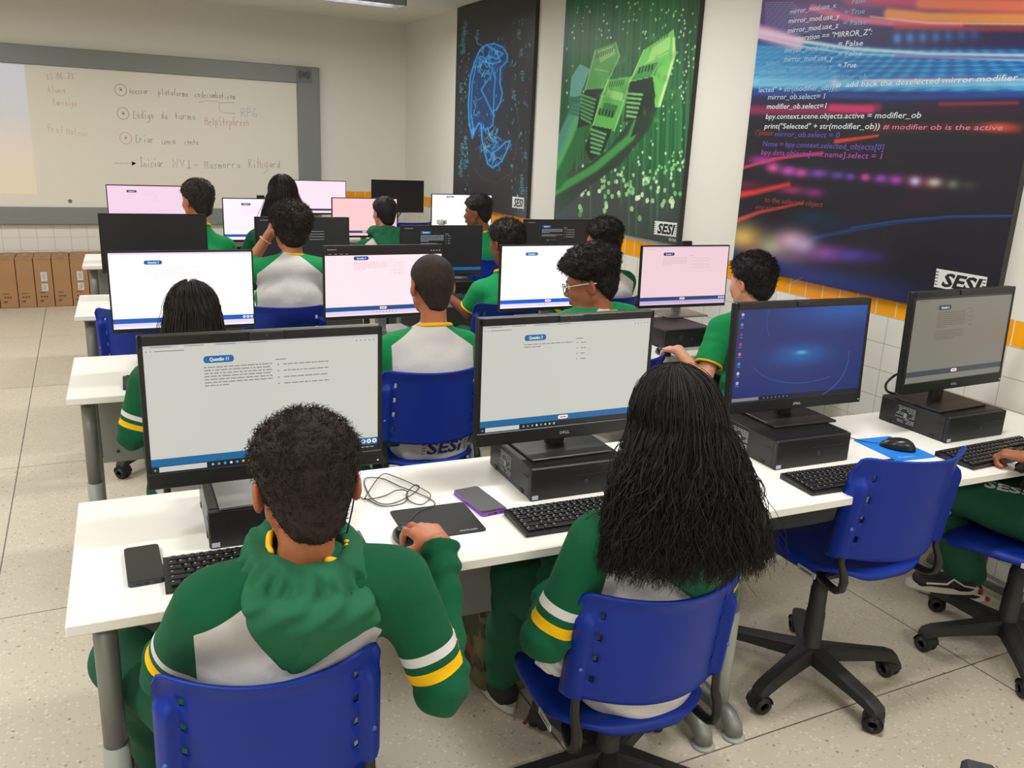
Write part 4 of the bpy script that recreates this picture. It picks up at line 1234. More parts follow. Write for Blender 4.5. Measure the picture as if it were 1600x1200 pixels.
cable('black cable hanging under the farthest switched off monitor', [(2.62, 8.24, .95), (2.66, 8.23, .90), (2.72, 8.22, .885), (2.78, 8.22, .91), (2.82, 8.24, .95)], .006, cbl)
# ------------------------------------------------------------------ blue office chairs
blue = mat('chair_plastic', (8, 46, 150), .48, spec=.32, noise=.05, nscale=9, bump=.04, bscale=900)
bp_ = mat('chair_base_plastic', (38, 38, 38), .62, noise=.25, nscale=30, bump=.08, bscale=200)
bt_ = mat('chair_tube', (22, 22, 22), .38)
cast_m = mat('caster_rubber', (26, 26, 26), .55, noise=.2, nscale=40)
stk = mat('chair_sticker', (186, 188, 184), .4)
def superell(u, v, p=3.2):
    return (abs(u)**p+abs(v)**p)**(1/p)
CHM = {}
def chair_meshes():
    # seat: dished plastic shell with rounded corners (z = 0 at the seat level)
    n = 26; P = np.zeros((n+1, n+1, 3)); D = np.zeros_like(P)
    for i in range(n+1):
        for j in range(n+1):
            u = -1+2*i/n; v = -1+2*j/n
            m = max(abs(u), abs(v)); e = superell(u, v, 5.5 if v > 0 else 3.0)
            k = m/e if e > 0 else 1
            uu, vv = u*k, v*k
            x = .222*uu*(1-.05*(vv < 0)*abs(vv)); y = .205*vv
            z = .012*(uu*uu)-.020*smoothstep(.45, 1, vv)+.012*smoothstep(-.4, -1, vv)-.006
            z -= .016*smoothstep(.90, 1.0, max(abs(uu), abs(vv)))
            P[i, j] = (x, y, z); D[i, j] = (0, 0, -.014)
    vs, fs = shell(P, np.ones((n, n), bool), D, blue)
    b = MB(); b.add(vs, fs, blue, True); CHM['seat'] = b.mesh('seat')
    b = MB()
    for s in (-1,):
        b.box((s*.223, -.10, -.017), (.004, .075, .016), stk)
        b.box((s*.2253, -.10, -.017), (.0006, .05, .005), mat('sticker_print', (90, 92, 92), .5))
    CHM['sticker'] = b.mesh('sticker')
    # backrest
    ni, nj = 44, 30; W2, H0, H1 = .213, .062, .392
    P = np.zeros((ni+1, nj+1, 3)); D = np.zeros_like(P)
    for i in range(ni+1):
        for j in range(nj+1):
            u = -1+2*i/ni; v = j/nj
            x = W2*u
            dx_ = max(0., abs(u)*W2-(W2-.032)); dr = .032-math.sqrt(max(0., .032**2-dx_**2))
            z = H0+(H1-H0)*v-dr*v**3+.010*(1-v)*(abs(u) > .84)*0
            y = -.226-.048*v+.102*(u*u)-.010*smoothstep(.86, 1, v)
            y -= .016*smoothstep(.80, .86, abs(u))*smoothstep(1.0, .97, abs(u))*(v < .82)*smoothstep(.82, .70, v)
            x *= (1-.03*v)
            P[i, j] = (x, y, z); D[i, j] = (0, -.0075, 0)
            if abs(u) > .84 and v < .8: D[i, j] = (0, -.0225, 0)
            if j in (0, nj) or (i in (0, ni) and v >= .8): D[i, j] = (0, -.011, 0)
    mask = np.ones((ni, nj), bool)
    for ic in (5, ni-6):
        for jc in (5, 11, 17, 23):
            mask[ic, jc:jc+2] = False
    vs, fs = shell(P, mask, D, blue)
    b = MB(); b.add(vs, fs, blue, True)
    CHM['backrest'] = b.mesh('backrest')
    b = MB()
    for s in (-1, 1): b.lathe((s*.192, -.196, .17), [(.006, 0), (.005, -.003), (.001, -.004)], mat('screw_blue', (60, 110, 190), .3), 10, 'y')
    CHM['screws'] = b.mesh('screws')
    for s, nm in ((-1, 'tubeL'), (1, 'tubeR')):
        b = MB()
        b.tube([(s*.06, -.02, -.036), (s*.15, -.05, -.036), (s*.176, -.10, -.040), (s*.183, -.145, -.043), (s*.187, -.170, -.040), (s*.188, -.190, -.026), (s*.189, -.196, .0), (s*.189, -.190, .025), (s*.189, -.174, .05), (s*.189, -.172, .10), (s*.189, -.176, .16)], [.0115]*7+[.0105, .0095, .0085, .0080], bt_, 12, flat=1.25)
        CHM[nm] = b.mesh('support_tube')
    b = MB(); b.box((0, 0, -.045), (.17, .19, .022), bp_, bev=.006); b.box((0, .02, -.058), (.09, .10, .03), bp_, bev=.008)
    CHM['plate'] = b.mesh('tilt_mechanism')
    b = MB(); b.tube([(.05, .02, -.055), (.13, -.005, -.060), (.175, -.02, -.075)], .005, bt_, 8)
    b.tube([(.172, -.018, -.072), (.185, -.026, -.092), (.192, -.03, -.112)], [.006, .012, .008], bt_, 10, flat=.5)
    CHM['lever'] = b.mesh('height_lever')
    # star base arm (points to +x), local to the base centre on the floor
    b = MB()
    secs = [(0, .128, .034, .052), (.05, .125, .031, .048), (.12, .116, .028, .042), (.20, .106, .027, .034), (.265, .098, .026, .032), (.296, .088, .024, .030), (.306, .074, .020, .024)]
    vs = []; fs = []
    for x, z, w, h in secs:
        zb = z-h
        vs += [(x, -w, zb), (x, w, zb), (x, w*.95, z-.006), (x, w*.6, z), (x, -w*.6, z), (x, -w*.95, z-.006)]
    for i in range(len(secs)-1):
        for k in range(6):
            j = (k+1) % 6
            fs.append([i*6+k, (i+1)*6+k, (i+1)*6+j, i*6+j])
    fs.append([5, 4, 3, 2, 1, 0][::-1]); fs.append([(len(secs)-1)*6+k for k in range(6)])
    b.add(vs, fs, bp_, False); CHM['arm'] = b.mesh('base_leg')
    b = MB()
    for s in (-1, 1):
        b.lathe((0, s*.0125, .0265), [(.010, -.0095*s), (.0235, -.009*s), (.0262, -.004*s), (.0262, .004*s), (.0235, .009*s), (.012, .0115*s)], cast_m, 20, 'y')
    b.box((0, 0, .036), (.034, .016, .034), cast_m, bev=.006); b.tube([(-.004, 0, .03), (-.006, 0, .070)], .010, cast_m, 10)
    b.add(*[(lambda vs, fs: (vs, fs))([(.0262*math.cos(a)+0, y, .0275+.0285*math.sin(a)) for y in (-.0235, .0235) for a in [math.pi*k/8 for k in range(9)]], [[k, k+1, 10+k, 9+k] for k in range(8)])][0], cast_m, True)
    CHM['caster'] = b.mesh('caster')
    # column pieces: from the base up to the plate; stretched per chair
chair_meshes()
def make_chair(label, hub, yaw, zs=.455, base_yaw=0.3, group='blue office chairs', seat_dx=0.0, tall=False):
    """hub: floor point below the column; sitter looks along local +y"""
    t = thing('office_chair', label, 'chair', (hub[0], hub[1], 0), yaw, group); sd_ = seat_dx
    for nm, k in (('seat', 'seat'), ('backrest', 'backrest')):
        o = link(nm, CHM[k], t, (sd_, .02 if k == 'seat' else .0, zs))
        if k == 'backrest' and not tall: o.scale = (1, 1, .90); o.location.z += .039
        if k == 'seat': link('sticker', CHM['sticker'], o)
        else: link('screws', CHM['screws'], o)
    link('support_tube', CHM['tubeL'], t, (sd_, 0, zs)); link('support_tube', CHM['tubeR'], t, (sd_, 0, zs))
    link('tilt_mechanism', CHM['plate'], t, (0, 0, zs)); link('height_lever', CHM['lever'], t, (0, 0, zs))
    c = MB(); zt_ = zs-.06
    c.lathe((0, 0, 0), [(.028, .06), (.034, .075), (.034, .125), (.031, .128), (.030, .128+(zt_-.128)*.42), (.0275, .128+(zt_-.128)*.43), (.0265, .128+(zt_-.128)*.72), (.0235, .128+(zt_-.128)*.73), (.022, zt_)], bp_, 20)
    c.build('column', t)
    for k in range(5):
        a = base_yaw+2*math.pi*k/5
        l = link('base_leg', CHM['arm'], t, (0, 0, 0), (0, 0, a))
        link('caster', CHM['caster'], l, (.283, 0, 0), (0, 0, .7+k*1.3)).scale = (1.2, 1.2, 1.15)
    return t
make_chair('blue chair of the short-haired boy at the lower left edge', (.262, 1.612), -.12, .340, .5)
make_chair('blue chair of the girl with long black hair, showing its side sticker', (1.135, 1.590), -.12, .330, .62)
make_chair('empty blue chair on black casters between the two nearest right desks', (2.020, 1.750), -.06, .470, -1.55, seat_dx=.078, tall=True)
make_chair('blue chair at the right edge, with a black sneaker resting on its base', (2.800, 1.600), .35, .445, 1.15)
make_chair('blue chair of the second row girl behind the nearest left monitor', (.360, 3.00), -.03, .440, .2)
make_chair('blue chair of the boy with cropped hair, seen between two monitors', (1.150, 3.125), -.05, .440, .9)
make_chair('blue chair of the boy with glasses', (1.960, 3.06), .10, .440, .2)
make_chair('blue chair of the boy by the wall, behind the blue desktop monitor', (2.700, 2.935), .1, .440, .5)
make_chair('empty blue chair at the far left, partly behind the question 9 monitor', (.250, 4.52), -.30, .445, .5)
make_chair('blue chair of the boy in white shirt holding his face', (.895, 4.46), -.22, .445, .1)
make_chair('blue chair of the boy in the green shirt behind the question 3 monitor', (2.050, 4.28), -.12, .445, .7)
make_chair('blue third row chair hidden behind the boy with glasses, near the wall', (2.700, 4.330), 0, .445, .4)
make_chair('blue chair of the boy in green shirt in the fourth row, far left', (.580, 6.160), -.05, .445, .3)
make_chair('blue chair of the long-haired girl in the fourth row', (1.230, 6.180), 0, .445, .6)
make_chair('blue chair of the boy in the yellow lined hoodie', (1.930, 6.10), 0, .445, .1)
make_chair('blue chair of the boy in green and white, fourth row by the wall', (2.730, 5.93), -.1, .445, .5)
make_chair('empty blue chair in front of the farthest desk, under the off monitor', (2.690, 7.78), .25, .530, .5)
# ------------------------------------------------------------------ bodies: distance fields turned into skin
def nrm(v): v = np.array(v, float); return v/np.linalg.norm(v)
def d_cap(p, a, b, ra, rb):
    ab = b-a; L2 = ab@ab
    t = np.clip(((p-a)@ab)/max(L2, 1e-12), 0, 1)
    return np.linalg.norm(p-a-t[:, None]*ab, axis=1)-(ra+(rb-ra)*t)
def d_tcap(p, a, b, side, ra, rb):
    ab = b-a; t = np.clip(((p-a)@ab)/max(ab@ab, 1e-12), 0, 1)
    q = p-a-t[:, None]*ab
    qx = q@side; q2 = np.maximum((q*q).sum(1)-qx*qx, 0)
    rx = ra[0]+(rb[0]-ra[0])*t; ry = ra[1]+(rb[1]-ra[1])*t
    k = np.sqrt((qx/rx)**2+q2/ry**2)
    return (k-1)*np.minimum(rx, ry)
def d_ell(p, c, r, M=None):
    q = p-c
    if M is not None: q = q@M
    k = np.linalg.norm(q/r, axis=1); k2 = np.linalg.norm(q/(r*r), axis=1)
    return k*(k-1)/np.maximum(k2, 1e-9)
def smin(a, b, k):
    if k <= 0: return np.minimum(a, b)
    h = np.clip(.5+.5*(b-a)/k, 0, 1)
    return b+(a-b)*h-k*h*(1-h)
def smax(a, b, k): return -smin(-a, -b, k)
A_ = lambda *v: np.array(v, float)
def ev(prims, p):
    d = None
    for pr in prims:
        kd, k, args = pr[0], pr[1], pr[2:]
        if kd == 'cap': e = d_cap(p, *args)
        elif kd == 'tcap': e = d_tcap(p, *args)
        elif kd == 'ell': e = d_ell(p, *args)
        elif kd == 'sub':
            d = smax(d, -d_ell(p, *args), k); continue
        elif kd == 'subcap':
            d = smax(d, -d_cap(p, *args), k); continue
        elif kd == 'fn': e = args[0](p)
        d = e if d is None else smin(d, e, k)
    return d
def nz3(p, f, s=0.0):
    """smooth pseudo noise in -1..1"""
    x, y, z = p[:, 0]*f+s, p[:, 1]*f+s*1.7, p[:, 2]*f+s*.6
    a = np.sin(x+1.3*np.sin(y*.9+1)+.7*np.sin(z*1.7)); b = np.sin(y*1.1+1.4*np.sin(z*.8+2)+.6*np.sin(x*1.6)); c = np.sin(z*1.05+1.2*np.sin(x*.95+.5)+.8*np.sin(y*1.5))
    return (a+b+c)/3
def mesh_field(fn, lo, hi, h):
    """naive surface nets over a sparse grid"""
    lo = np.array(lo, float); hi = np.array(hi, float)
    B = 4
    nb = np.maximum(np.ceil((hi-lo)/(h*B)).astype(int), 1)
    n = nb*B+1
    cx = [lo[i]+(np.arange(nb[i])+.5)*h*B for i in range(3)]
    G = np.stack(np.meshgrid(*cx, indexing='ij'), -1).reshape(-1, 3)
    dc = fn(G)
    act = np.abs(dc) < h*B*1.35+.012
    V = np.full(n, 1.0, np.float32)
    big = np.repeat(np.repeat(np.repeat(dc.reshape(nb), B, 0), B, 1), B, 2)
    V[:-1, :-1, :-1] = np.sign(big)
    V[-1] = 1; V[:, -1] = 1; V[:, :, -1] = 1
    bi = np.array(np.unravel_index(np.nonzero(act)[0], nb)).T
    off = np.stack(np.meshgrid(*[np.arange(B+1)]*3, indexing='ij'), -1).reshape(-1, 3)
    CH_ = 6000
    for s in range(0, len(bi), CH_):
        I = (bi[s:s+CH_, None, :]*B+off[None]).reshape(-1, 3)
        V[I[:, 0], I[:, 1], I[:, 2]] = fn(lo+I*h)
    V[0] = np.maximum(V[0], h*.1); V[-1] = np.maximum(V[-1], h*.1); V[:, 0] = np.maximum(V[:, 0], h*.1); V[:, -1] = np.maximum(V[:, -1], h*.1)
    V[:, :, 0] = np.maximum(V[:, :, 0], h*.1); V[:, :, -1] = np.maximum(V[:, :, -1], h*.1)
    S = V < 0
    c = lambda i, j, k: (slice(i, n[0]-1+i), slice(j, n[1]-1+j), slice(k, n[2]-1+k))
    cnt = np.zeros(n-1, np.uint8)
    for i in (0, 1):
        for j in (0, 1):
            for k in (0, 1):
                cnt += S[c(i, j, k)]
    cells = np.nonzero((cnt > 0) & (cnt < 8))
    idx = np.full(n-1, -1, np.int32); N = len(cells[0]); idx[cells] = np.arange(N)
    C = np.stack(cells, -1); acc = np.zeros((N, 3)); w = np.zeros(N)
    for ax in range(3):
        o1, o2 = [a for a in range(3) if a != ax]
        for u in (0, 1):
            for v in (0, 1):
                a = C.copy(); a[:, o1] += u; a[:, o2] += v; b = a.copy(); b[:, ax] += 1
                va = V[a[:, 0], a[:, 1], a[:, 2]]; vb = V[b[:, 0], b[:, 1], b[:, 2]]
                m = (va < 0) != (vb < 0)
                t = va[m]/(va[m]-vb[m])
                q = a[m].astype(float); q[:, ax] += t
                acc[m] += q; w[m] += 1
    pos = lo+acc/w[:, None]*h
    faces = []
    for ax in range(3):
        o1, o2 = (ax+1) % 3, (ax+2) % 3
        sl0 = [slice(1, n[i]-1) for i in range(3)]; sl0[ax] = slice(0, n[ax]-1); sl1 = list(sl0); sl1[ax] = slice(1, n[ax])
        a = S[tuple(sl0)]; b = S[tuple(sl1)]
        E_ = np.stack(np.nonzero(a != b), -1); sgn = a[tuple(E_.T)]
        for i in range(3):
            if i != ax: E_[:, i] += 1
        g = []
        for (u, v) in ((0, 0), (1, 0), (1, 1), (0, 1)):
            q = E_.copy(); q[:, o1] -= u; q[:, o2] -= v
            g.append(idx[q[:, 0], q[:, 1], q[:, 2]])
        F = np.stack(g, -1)
        F[~sgn] = F[~sgn][:, ::-1]
        faces.append(F)
    F = np.vstack(faces)
    F = F[(F >= 0).all(1)]
    return pos, F
def np_mesh(name, pos, F, mats, smooth=True, attrs=None, origin=None):
    me = bpy.data.meshes.new(name)
    P = pos-origin if origin is not None else pos
    me.vertices.add(len(P)); me.vertices.foreach_set('co', P.astype(np.float32).ravel())
    nf, k = F.shape
    me.loops.add(nf*k); me.loops.foreach_set('vertex_index', F.astype(np.int32).ravel())
    me.polygons.add(nf); me.polygons.foreach_set('loop_start', np.arange(0, nf*k, k, dtype=np.int32))
    try: me.polygons.foreach_set('loop_total', np.full(nf, k, np.int32))
    except Exception: pass
    me.update(calc_edges=True)
    if smooth: me.polygons.foreach_set('use_smooth', np.ones(nf, bool))
    for m in mats: me.materials.append(m)
    for nm, arr in (attrs or {}).items():
        a = me.attributes.new(nm, 'FLOAT', 'POINT'); a.data.foreach_set('value', arr.astype(np.float32))
    me.validate()
    return me
def join_pf(parts):
    P = []; F = []; o = 0
    for p, f in parts:
        P.append(p); F.append(f+o); o += len(p)
    return np.vstack(P), np.vstack(F)
def strands(paths, rad, sides=3):
    """paths (N, M, 3) -> thin tubes"""
    N, M, _ = paths.shape
    T = np.gradient(paths, axis=1); T /= np.linalg.norm(T, axis=2, keepdims=True)+1e-9
    ref = np.array([.31, .47, .83]); a = np.cross(T, ref); a /= np.linalg.norm(a, axis=2, keepdims=True)+1e-9
    b = np.cross(T, a)
    r = (rad if np.ndim(rad) else np.full(M, rad))[None, :, None]
    ring = [paths+(a*math.cos(2*math.pi*k/sides)+b*math.sin(2*math.pi*k/sides))*r for k in range(sides)]
    V = np.stack(ring, 2).reshape(-1, 3)
    i, j, k = np.meshgrid(np.arange(N), np.arange(M-1), np.arange(sides), indexing='ij')
    k2 = (k+1) % sides
    id_ = lambda i, j, k: (i*M+j)*sides+k
    F = np.stack([id_(i, j, k), id_(i, j, k2), id_(i, j+1, k2), id_(i, j+1, k)], -1).reshape(-1, 4)
    return V, F

def skin_mat(name, rgb):
    if name in MATS: return MATS[name]
    t = NT(name); t.coords()
    n = t.noise(18, 4)
    c2 = tuple(min(255, int(v*f)) for v, f in zip(rgb, (1.06, .97, .93)))
    base = t.mix(n, rgb, c2)
    red = t.attr('flush')
    base = t.mix(t.math('MULTIPLY', red.outputs['Fac'], .8), base, (int(rgb[0]*.92), int(rgb[1]*.68), int(rgb[2]*.62)))
    t.L(base, t.b.inputs['Base Color'])
    t.b.inputs['Roughness'].default_value = .48
    t.b.inputs['Subsurface Weight'].default_value = .08
    t.b.inputs['Subsurface Radius'].default_value = (.01, .004, .002)
    t.bump(t.noise(260, 2), .08, .002)
    MATS[name] = t.m
    return t.m
def hair_mat(name, rgb, rough=.58):
    if name in MATS: return MATS[name]
    t = NT(name); t.coords(); n = t.noise(60, 3)
    t.L(t.mix(n, tuple(int(v*.6) for v in rgb), tuple(min(255, int(v*1.5)) for v in rgb)), t.b.inputs['Base Color'])
    t.b.inputs['Roughness'].default_value = rough
    t.b.inputs['Specular IOR Level'].default_value = .3
    t.bump(t.noise(420, 3), .5, .004)
    MATS[name] = t.m
    return t.m
WHITE, GREEN, GREENT, YEL = (208, 206, 204), (14, 92, 60), (18, 140, 78), (240, 188, 12)
def cloth_mat(name, green, body=WHITE, stripes=None, hem=None, collar=None, yoke=None, cuff=None):
    """raglan garment: 'rag' > 0 is the green sleeve zone, 'arm' runs 0 shoulder, 1 elbow, 2 wrist"""
    if name in MATS: return MATS[name]
    t = NT(name); t.coords()
    n = t.noise(7, 3); f = t.noise(420, 2)
    rag = t.attr('rag').outputs['Fac']; arm = t.attr('arm').outputs['Fac']; hgt = t.attr('hgt').outputs['Fac']
    g2 = tuple(int(v*.88) for v in green)
    cg = t.mix(n, green, g2); cb_ = t.mix(n, body, tuple(int(v*.96) for v in body))
    c = t.mix(t.math('GREATER_THAN', rag, 0.0), cb_, cg)
    if yoke is not None:   # everything above this height is green
        c = t.mix(t.math('GREATER_THAN', hgt, yoke), c, cg)
    def band(c, a, b, col):
        m = t.math('MULTIPLY', t.math('GREATER_THAN', arm, a), t.math('LESS_THAN', arm, b))
        return t.mix(m, c, col)
    if stripes:
        for a, b, col in stripes: c = band(c, a, b, col)
    if cuff is not None: c = band(c, cuff, 9.0, YEL)
    if hem is not None: c = t.mix(t.math('LESS_THAN', hgt, hem), c, cg)
    t.L(c, t.b.inputs['Base Color'])
    t.b.inputs['Roughness'].default_value = .85
    t.b.inputs['Sheen Weight'].default_value = .04; t.b.inputs['Specular IOR Level'].default_value = .2
    t.bump(t.math('ADD', t.math('MULTIPLY', t.noise(13, 3), .9), t.math('MULTIPLY', f, .06)), .32, .02)
    MATS[name] = t.m
    return t.m
pants_m = mat('trousers_green', (16, 84, 56), .85, noise=.12, nscale=8, bump=.25, bscale=16)
lining_m = mat('hood_lining_yellow', (238, 190, 8), .7, noise=.06, nscale=30)
hood_m = mat('hood_green', (14, 94, 61), .85, noise=.08, nscale=9, bump=.2, bscale=22)
collar_m = mat('collar_yellow', (238, 180, 24), .75)
eye_w = mat('eye_white', (226, 222, 216), .25); eye_d = mat('eye_dark', (34, 22, 16), .2)

# ---- head in its own frame: x right, y forward, z up
def head_prims(hs=1.0):
    s = hs
    P = [('ell', 0, A_(0, -.012, .028)*s, A_(.076, .094, .086)*s),
         ('ell', .03*s, A_(0, .028, -.028)*s, A_(.061, .062, .078)*s),
         ('cap', .025*s, A_(0, .034, -.074)*s, A_(0, .056, -.088)*s, .030*s, .020*s)]
    for q in (-1, 1):
        P.append(('cap', .025*s, A_(q*.050, .0, -.045)*s, A_(q*.020, .05, -.086)*s, .017*s, .015*s))
        P.append(('ell', .016*s, A_(q*.036, .066, -.024)*s, A_(.020, .016, .020)*s))
        P.append(('cap', .014*s, A_(q*.012, .082, .024)*s, A_(q*.042, .070, .022)*s, .008*s, .007*s))
        P.append(('sub', .012*s, A_(q*.031, .094, .002)*s, A_(.016, .012, .010)*s))
    P += [('cap', .010*s, A_(0, .083, .012)*s, A_(0, .103, -.026)*s, .0065*s, .0105*s)]
    for q in (-1, 1): P.append(('ell', .006*s, A_(q*.0125, .093, -.030)*s, A_(.008, .010, .0075)*s))
    P += [('ell', .006*s, A_(0, .088, -.050)*s, A_(.024, .012, .0060)*s), ('ell', .004*s, A_(0, .088, -.0615)*s, A_(.021, .012, .0068)*s),
          ('sub', .003*s, A_(0, .1035, -.0555)*s, A_(.022, .008, .0012)*s)]
    for q in (-1, 1):
        Me = np.array(Matrix.Rotation(q*.45, 3, 'Z') @ Matrix.Rotation(-.15, 3, 'X'))
        P.append(('ell', .006*s, A_(q*.081, -.012, -.006)*s, A_(.0085, .019, .032)*s, Me))
        P.append(('sub', .004*s, A_(q*.089, -.006, -.004)*s, A_(.006, .0095, .019)*s, Me))
    return P
def hair_zlim(y, style):
    if style == 'low': xs_, zs_ = [-.1, -.06, -.025, .0, .03, .06, .1], [-.104, -.098, -.050, .004, .018, .052, .068]
    elif style == 'top': xs_, zs_ = [-.1, -.06, -.025, .0, .03, .06, .1], [-.070, -.066, -.022, .010, .022, .040, .050]
    else: xs_, zs_ = [-.1, -.06, -.025, .0, .03, .06, .1], [-.082, -.078, -.040, .006, .020, .052, .066]
    return np.interp(y, xs_, zs_)
def hair_fn(hs, th_side, th_top, amp, freq, style='mid', seed=0):
    def fn(p):
        q = p/hs
        d = d_ell(q, A_(0, -.012, .028), A_(.076, .094, .086))
        d = smin(d, d_ell(q, A_(0, -.042, -.044), A_(.047, .044, .064)), .028)
        w = smoothstep(-.014, .034, q[:, 2]-hair_zlim(q[:, 1], style)+.006*nz3(q, 110, 7))
        top = smoothstep(.0, .07, q[:, 2]+.25*q[:, 1])
        th = th_side+(th_top-th_side)*top
        n = nz3(q, freq, seed)*.6+nz3(q, freq*2.1, seed+3)*.4
        th = th*w-(1-w)*.014+amp*n*w*(.35+.65*top)
        return (d-th)*hs
    return fn

def hand_prims(wr, fwd, up, side, curl=(.5, .55, .6, .65), thumb=.6, s=1.0, spread=.10, flip=1):
    """wr wrist; fwd towards the fingers; up = back of the hand; side = towards the thumb"""
    P = []; f, u, d = nrm(fwd), nrm(up), nrm(side)
    L_ = [.078, .083, .078, .070]; off = [.027, .009, -.009, -.026]
    pl = []
    for i in range(4):
        a = wr+d*off[i]*.55*s+f*.004; b = wr+f*L_[i]*s+d*off[i]*s+u*(.004-.003*abs(i-1.2))*s
        P.append(('cap', .012*s, a, b, .0150*s, .0115*s)); pl.append(b)
    P.append(('cap', .012*s, wr+d*.014*s, wr+f*.04*s+d*.026*s-u*.008*s, .016*s, .013*s))
    seg = [(.036, .023, .019), (.041, .026, .020), (.038, .024, .019), (.029, .019, .017)]
    for i in range(4):
        b = pl[i]; ang = curl[i]*.55; dirs = nrm(f+d*spread*(1.5-i)*.5)
        r = [.0092, .0098, .0092, .0082][i]*s
        for j in range(3):
            v = dirs*math.cos(ang)-u*math.sin(ang)
            e = b+v*seg[i][j]*s
            P.append(('cap', .003*s, b, e, r, r*.93)); b = e; r *= .93; ang += curl[i]*(1.0 if j == 0 else .7)
    a = wr+f*.018*s+d*.022*s-u*.006*s
    v = nrm(f*.55+d*.85-u*thumb*.35); e = a+v*.042*s; P.append(('cap', .012*s, a, e, .0140*s, .0105*s))
    v = nrm(f*.85+d*.40-u*thumb*.6); e2 = e+v*.031*s; P.append(('cap', .004*s, e, e2, .0100*s, .0092*s))
    v = nrm(f*.95+d*.05-u*thumb*.7); e3 = e2+v*.024*s; P.append(('cap', .003*s, e2, e3, .0090*s, .0075*s))
    return P

def closest_arm(p, sh, el, wr):
    def seg(a, b):
        ab = b-a; t = np.clip(((p-a)@ab)/(ab@ab), 0, 1)
        return np.linalg.norm(p-a-t[:, None]*ab, axis=1), t
    d1, t1 = seg(sh, el); d2, t2 = seg(el, wr)
    m = d1 <= d2
    return np.minimum(d1, d2), np.where(m, t1, 1+t2)

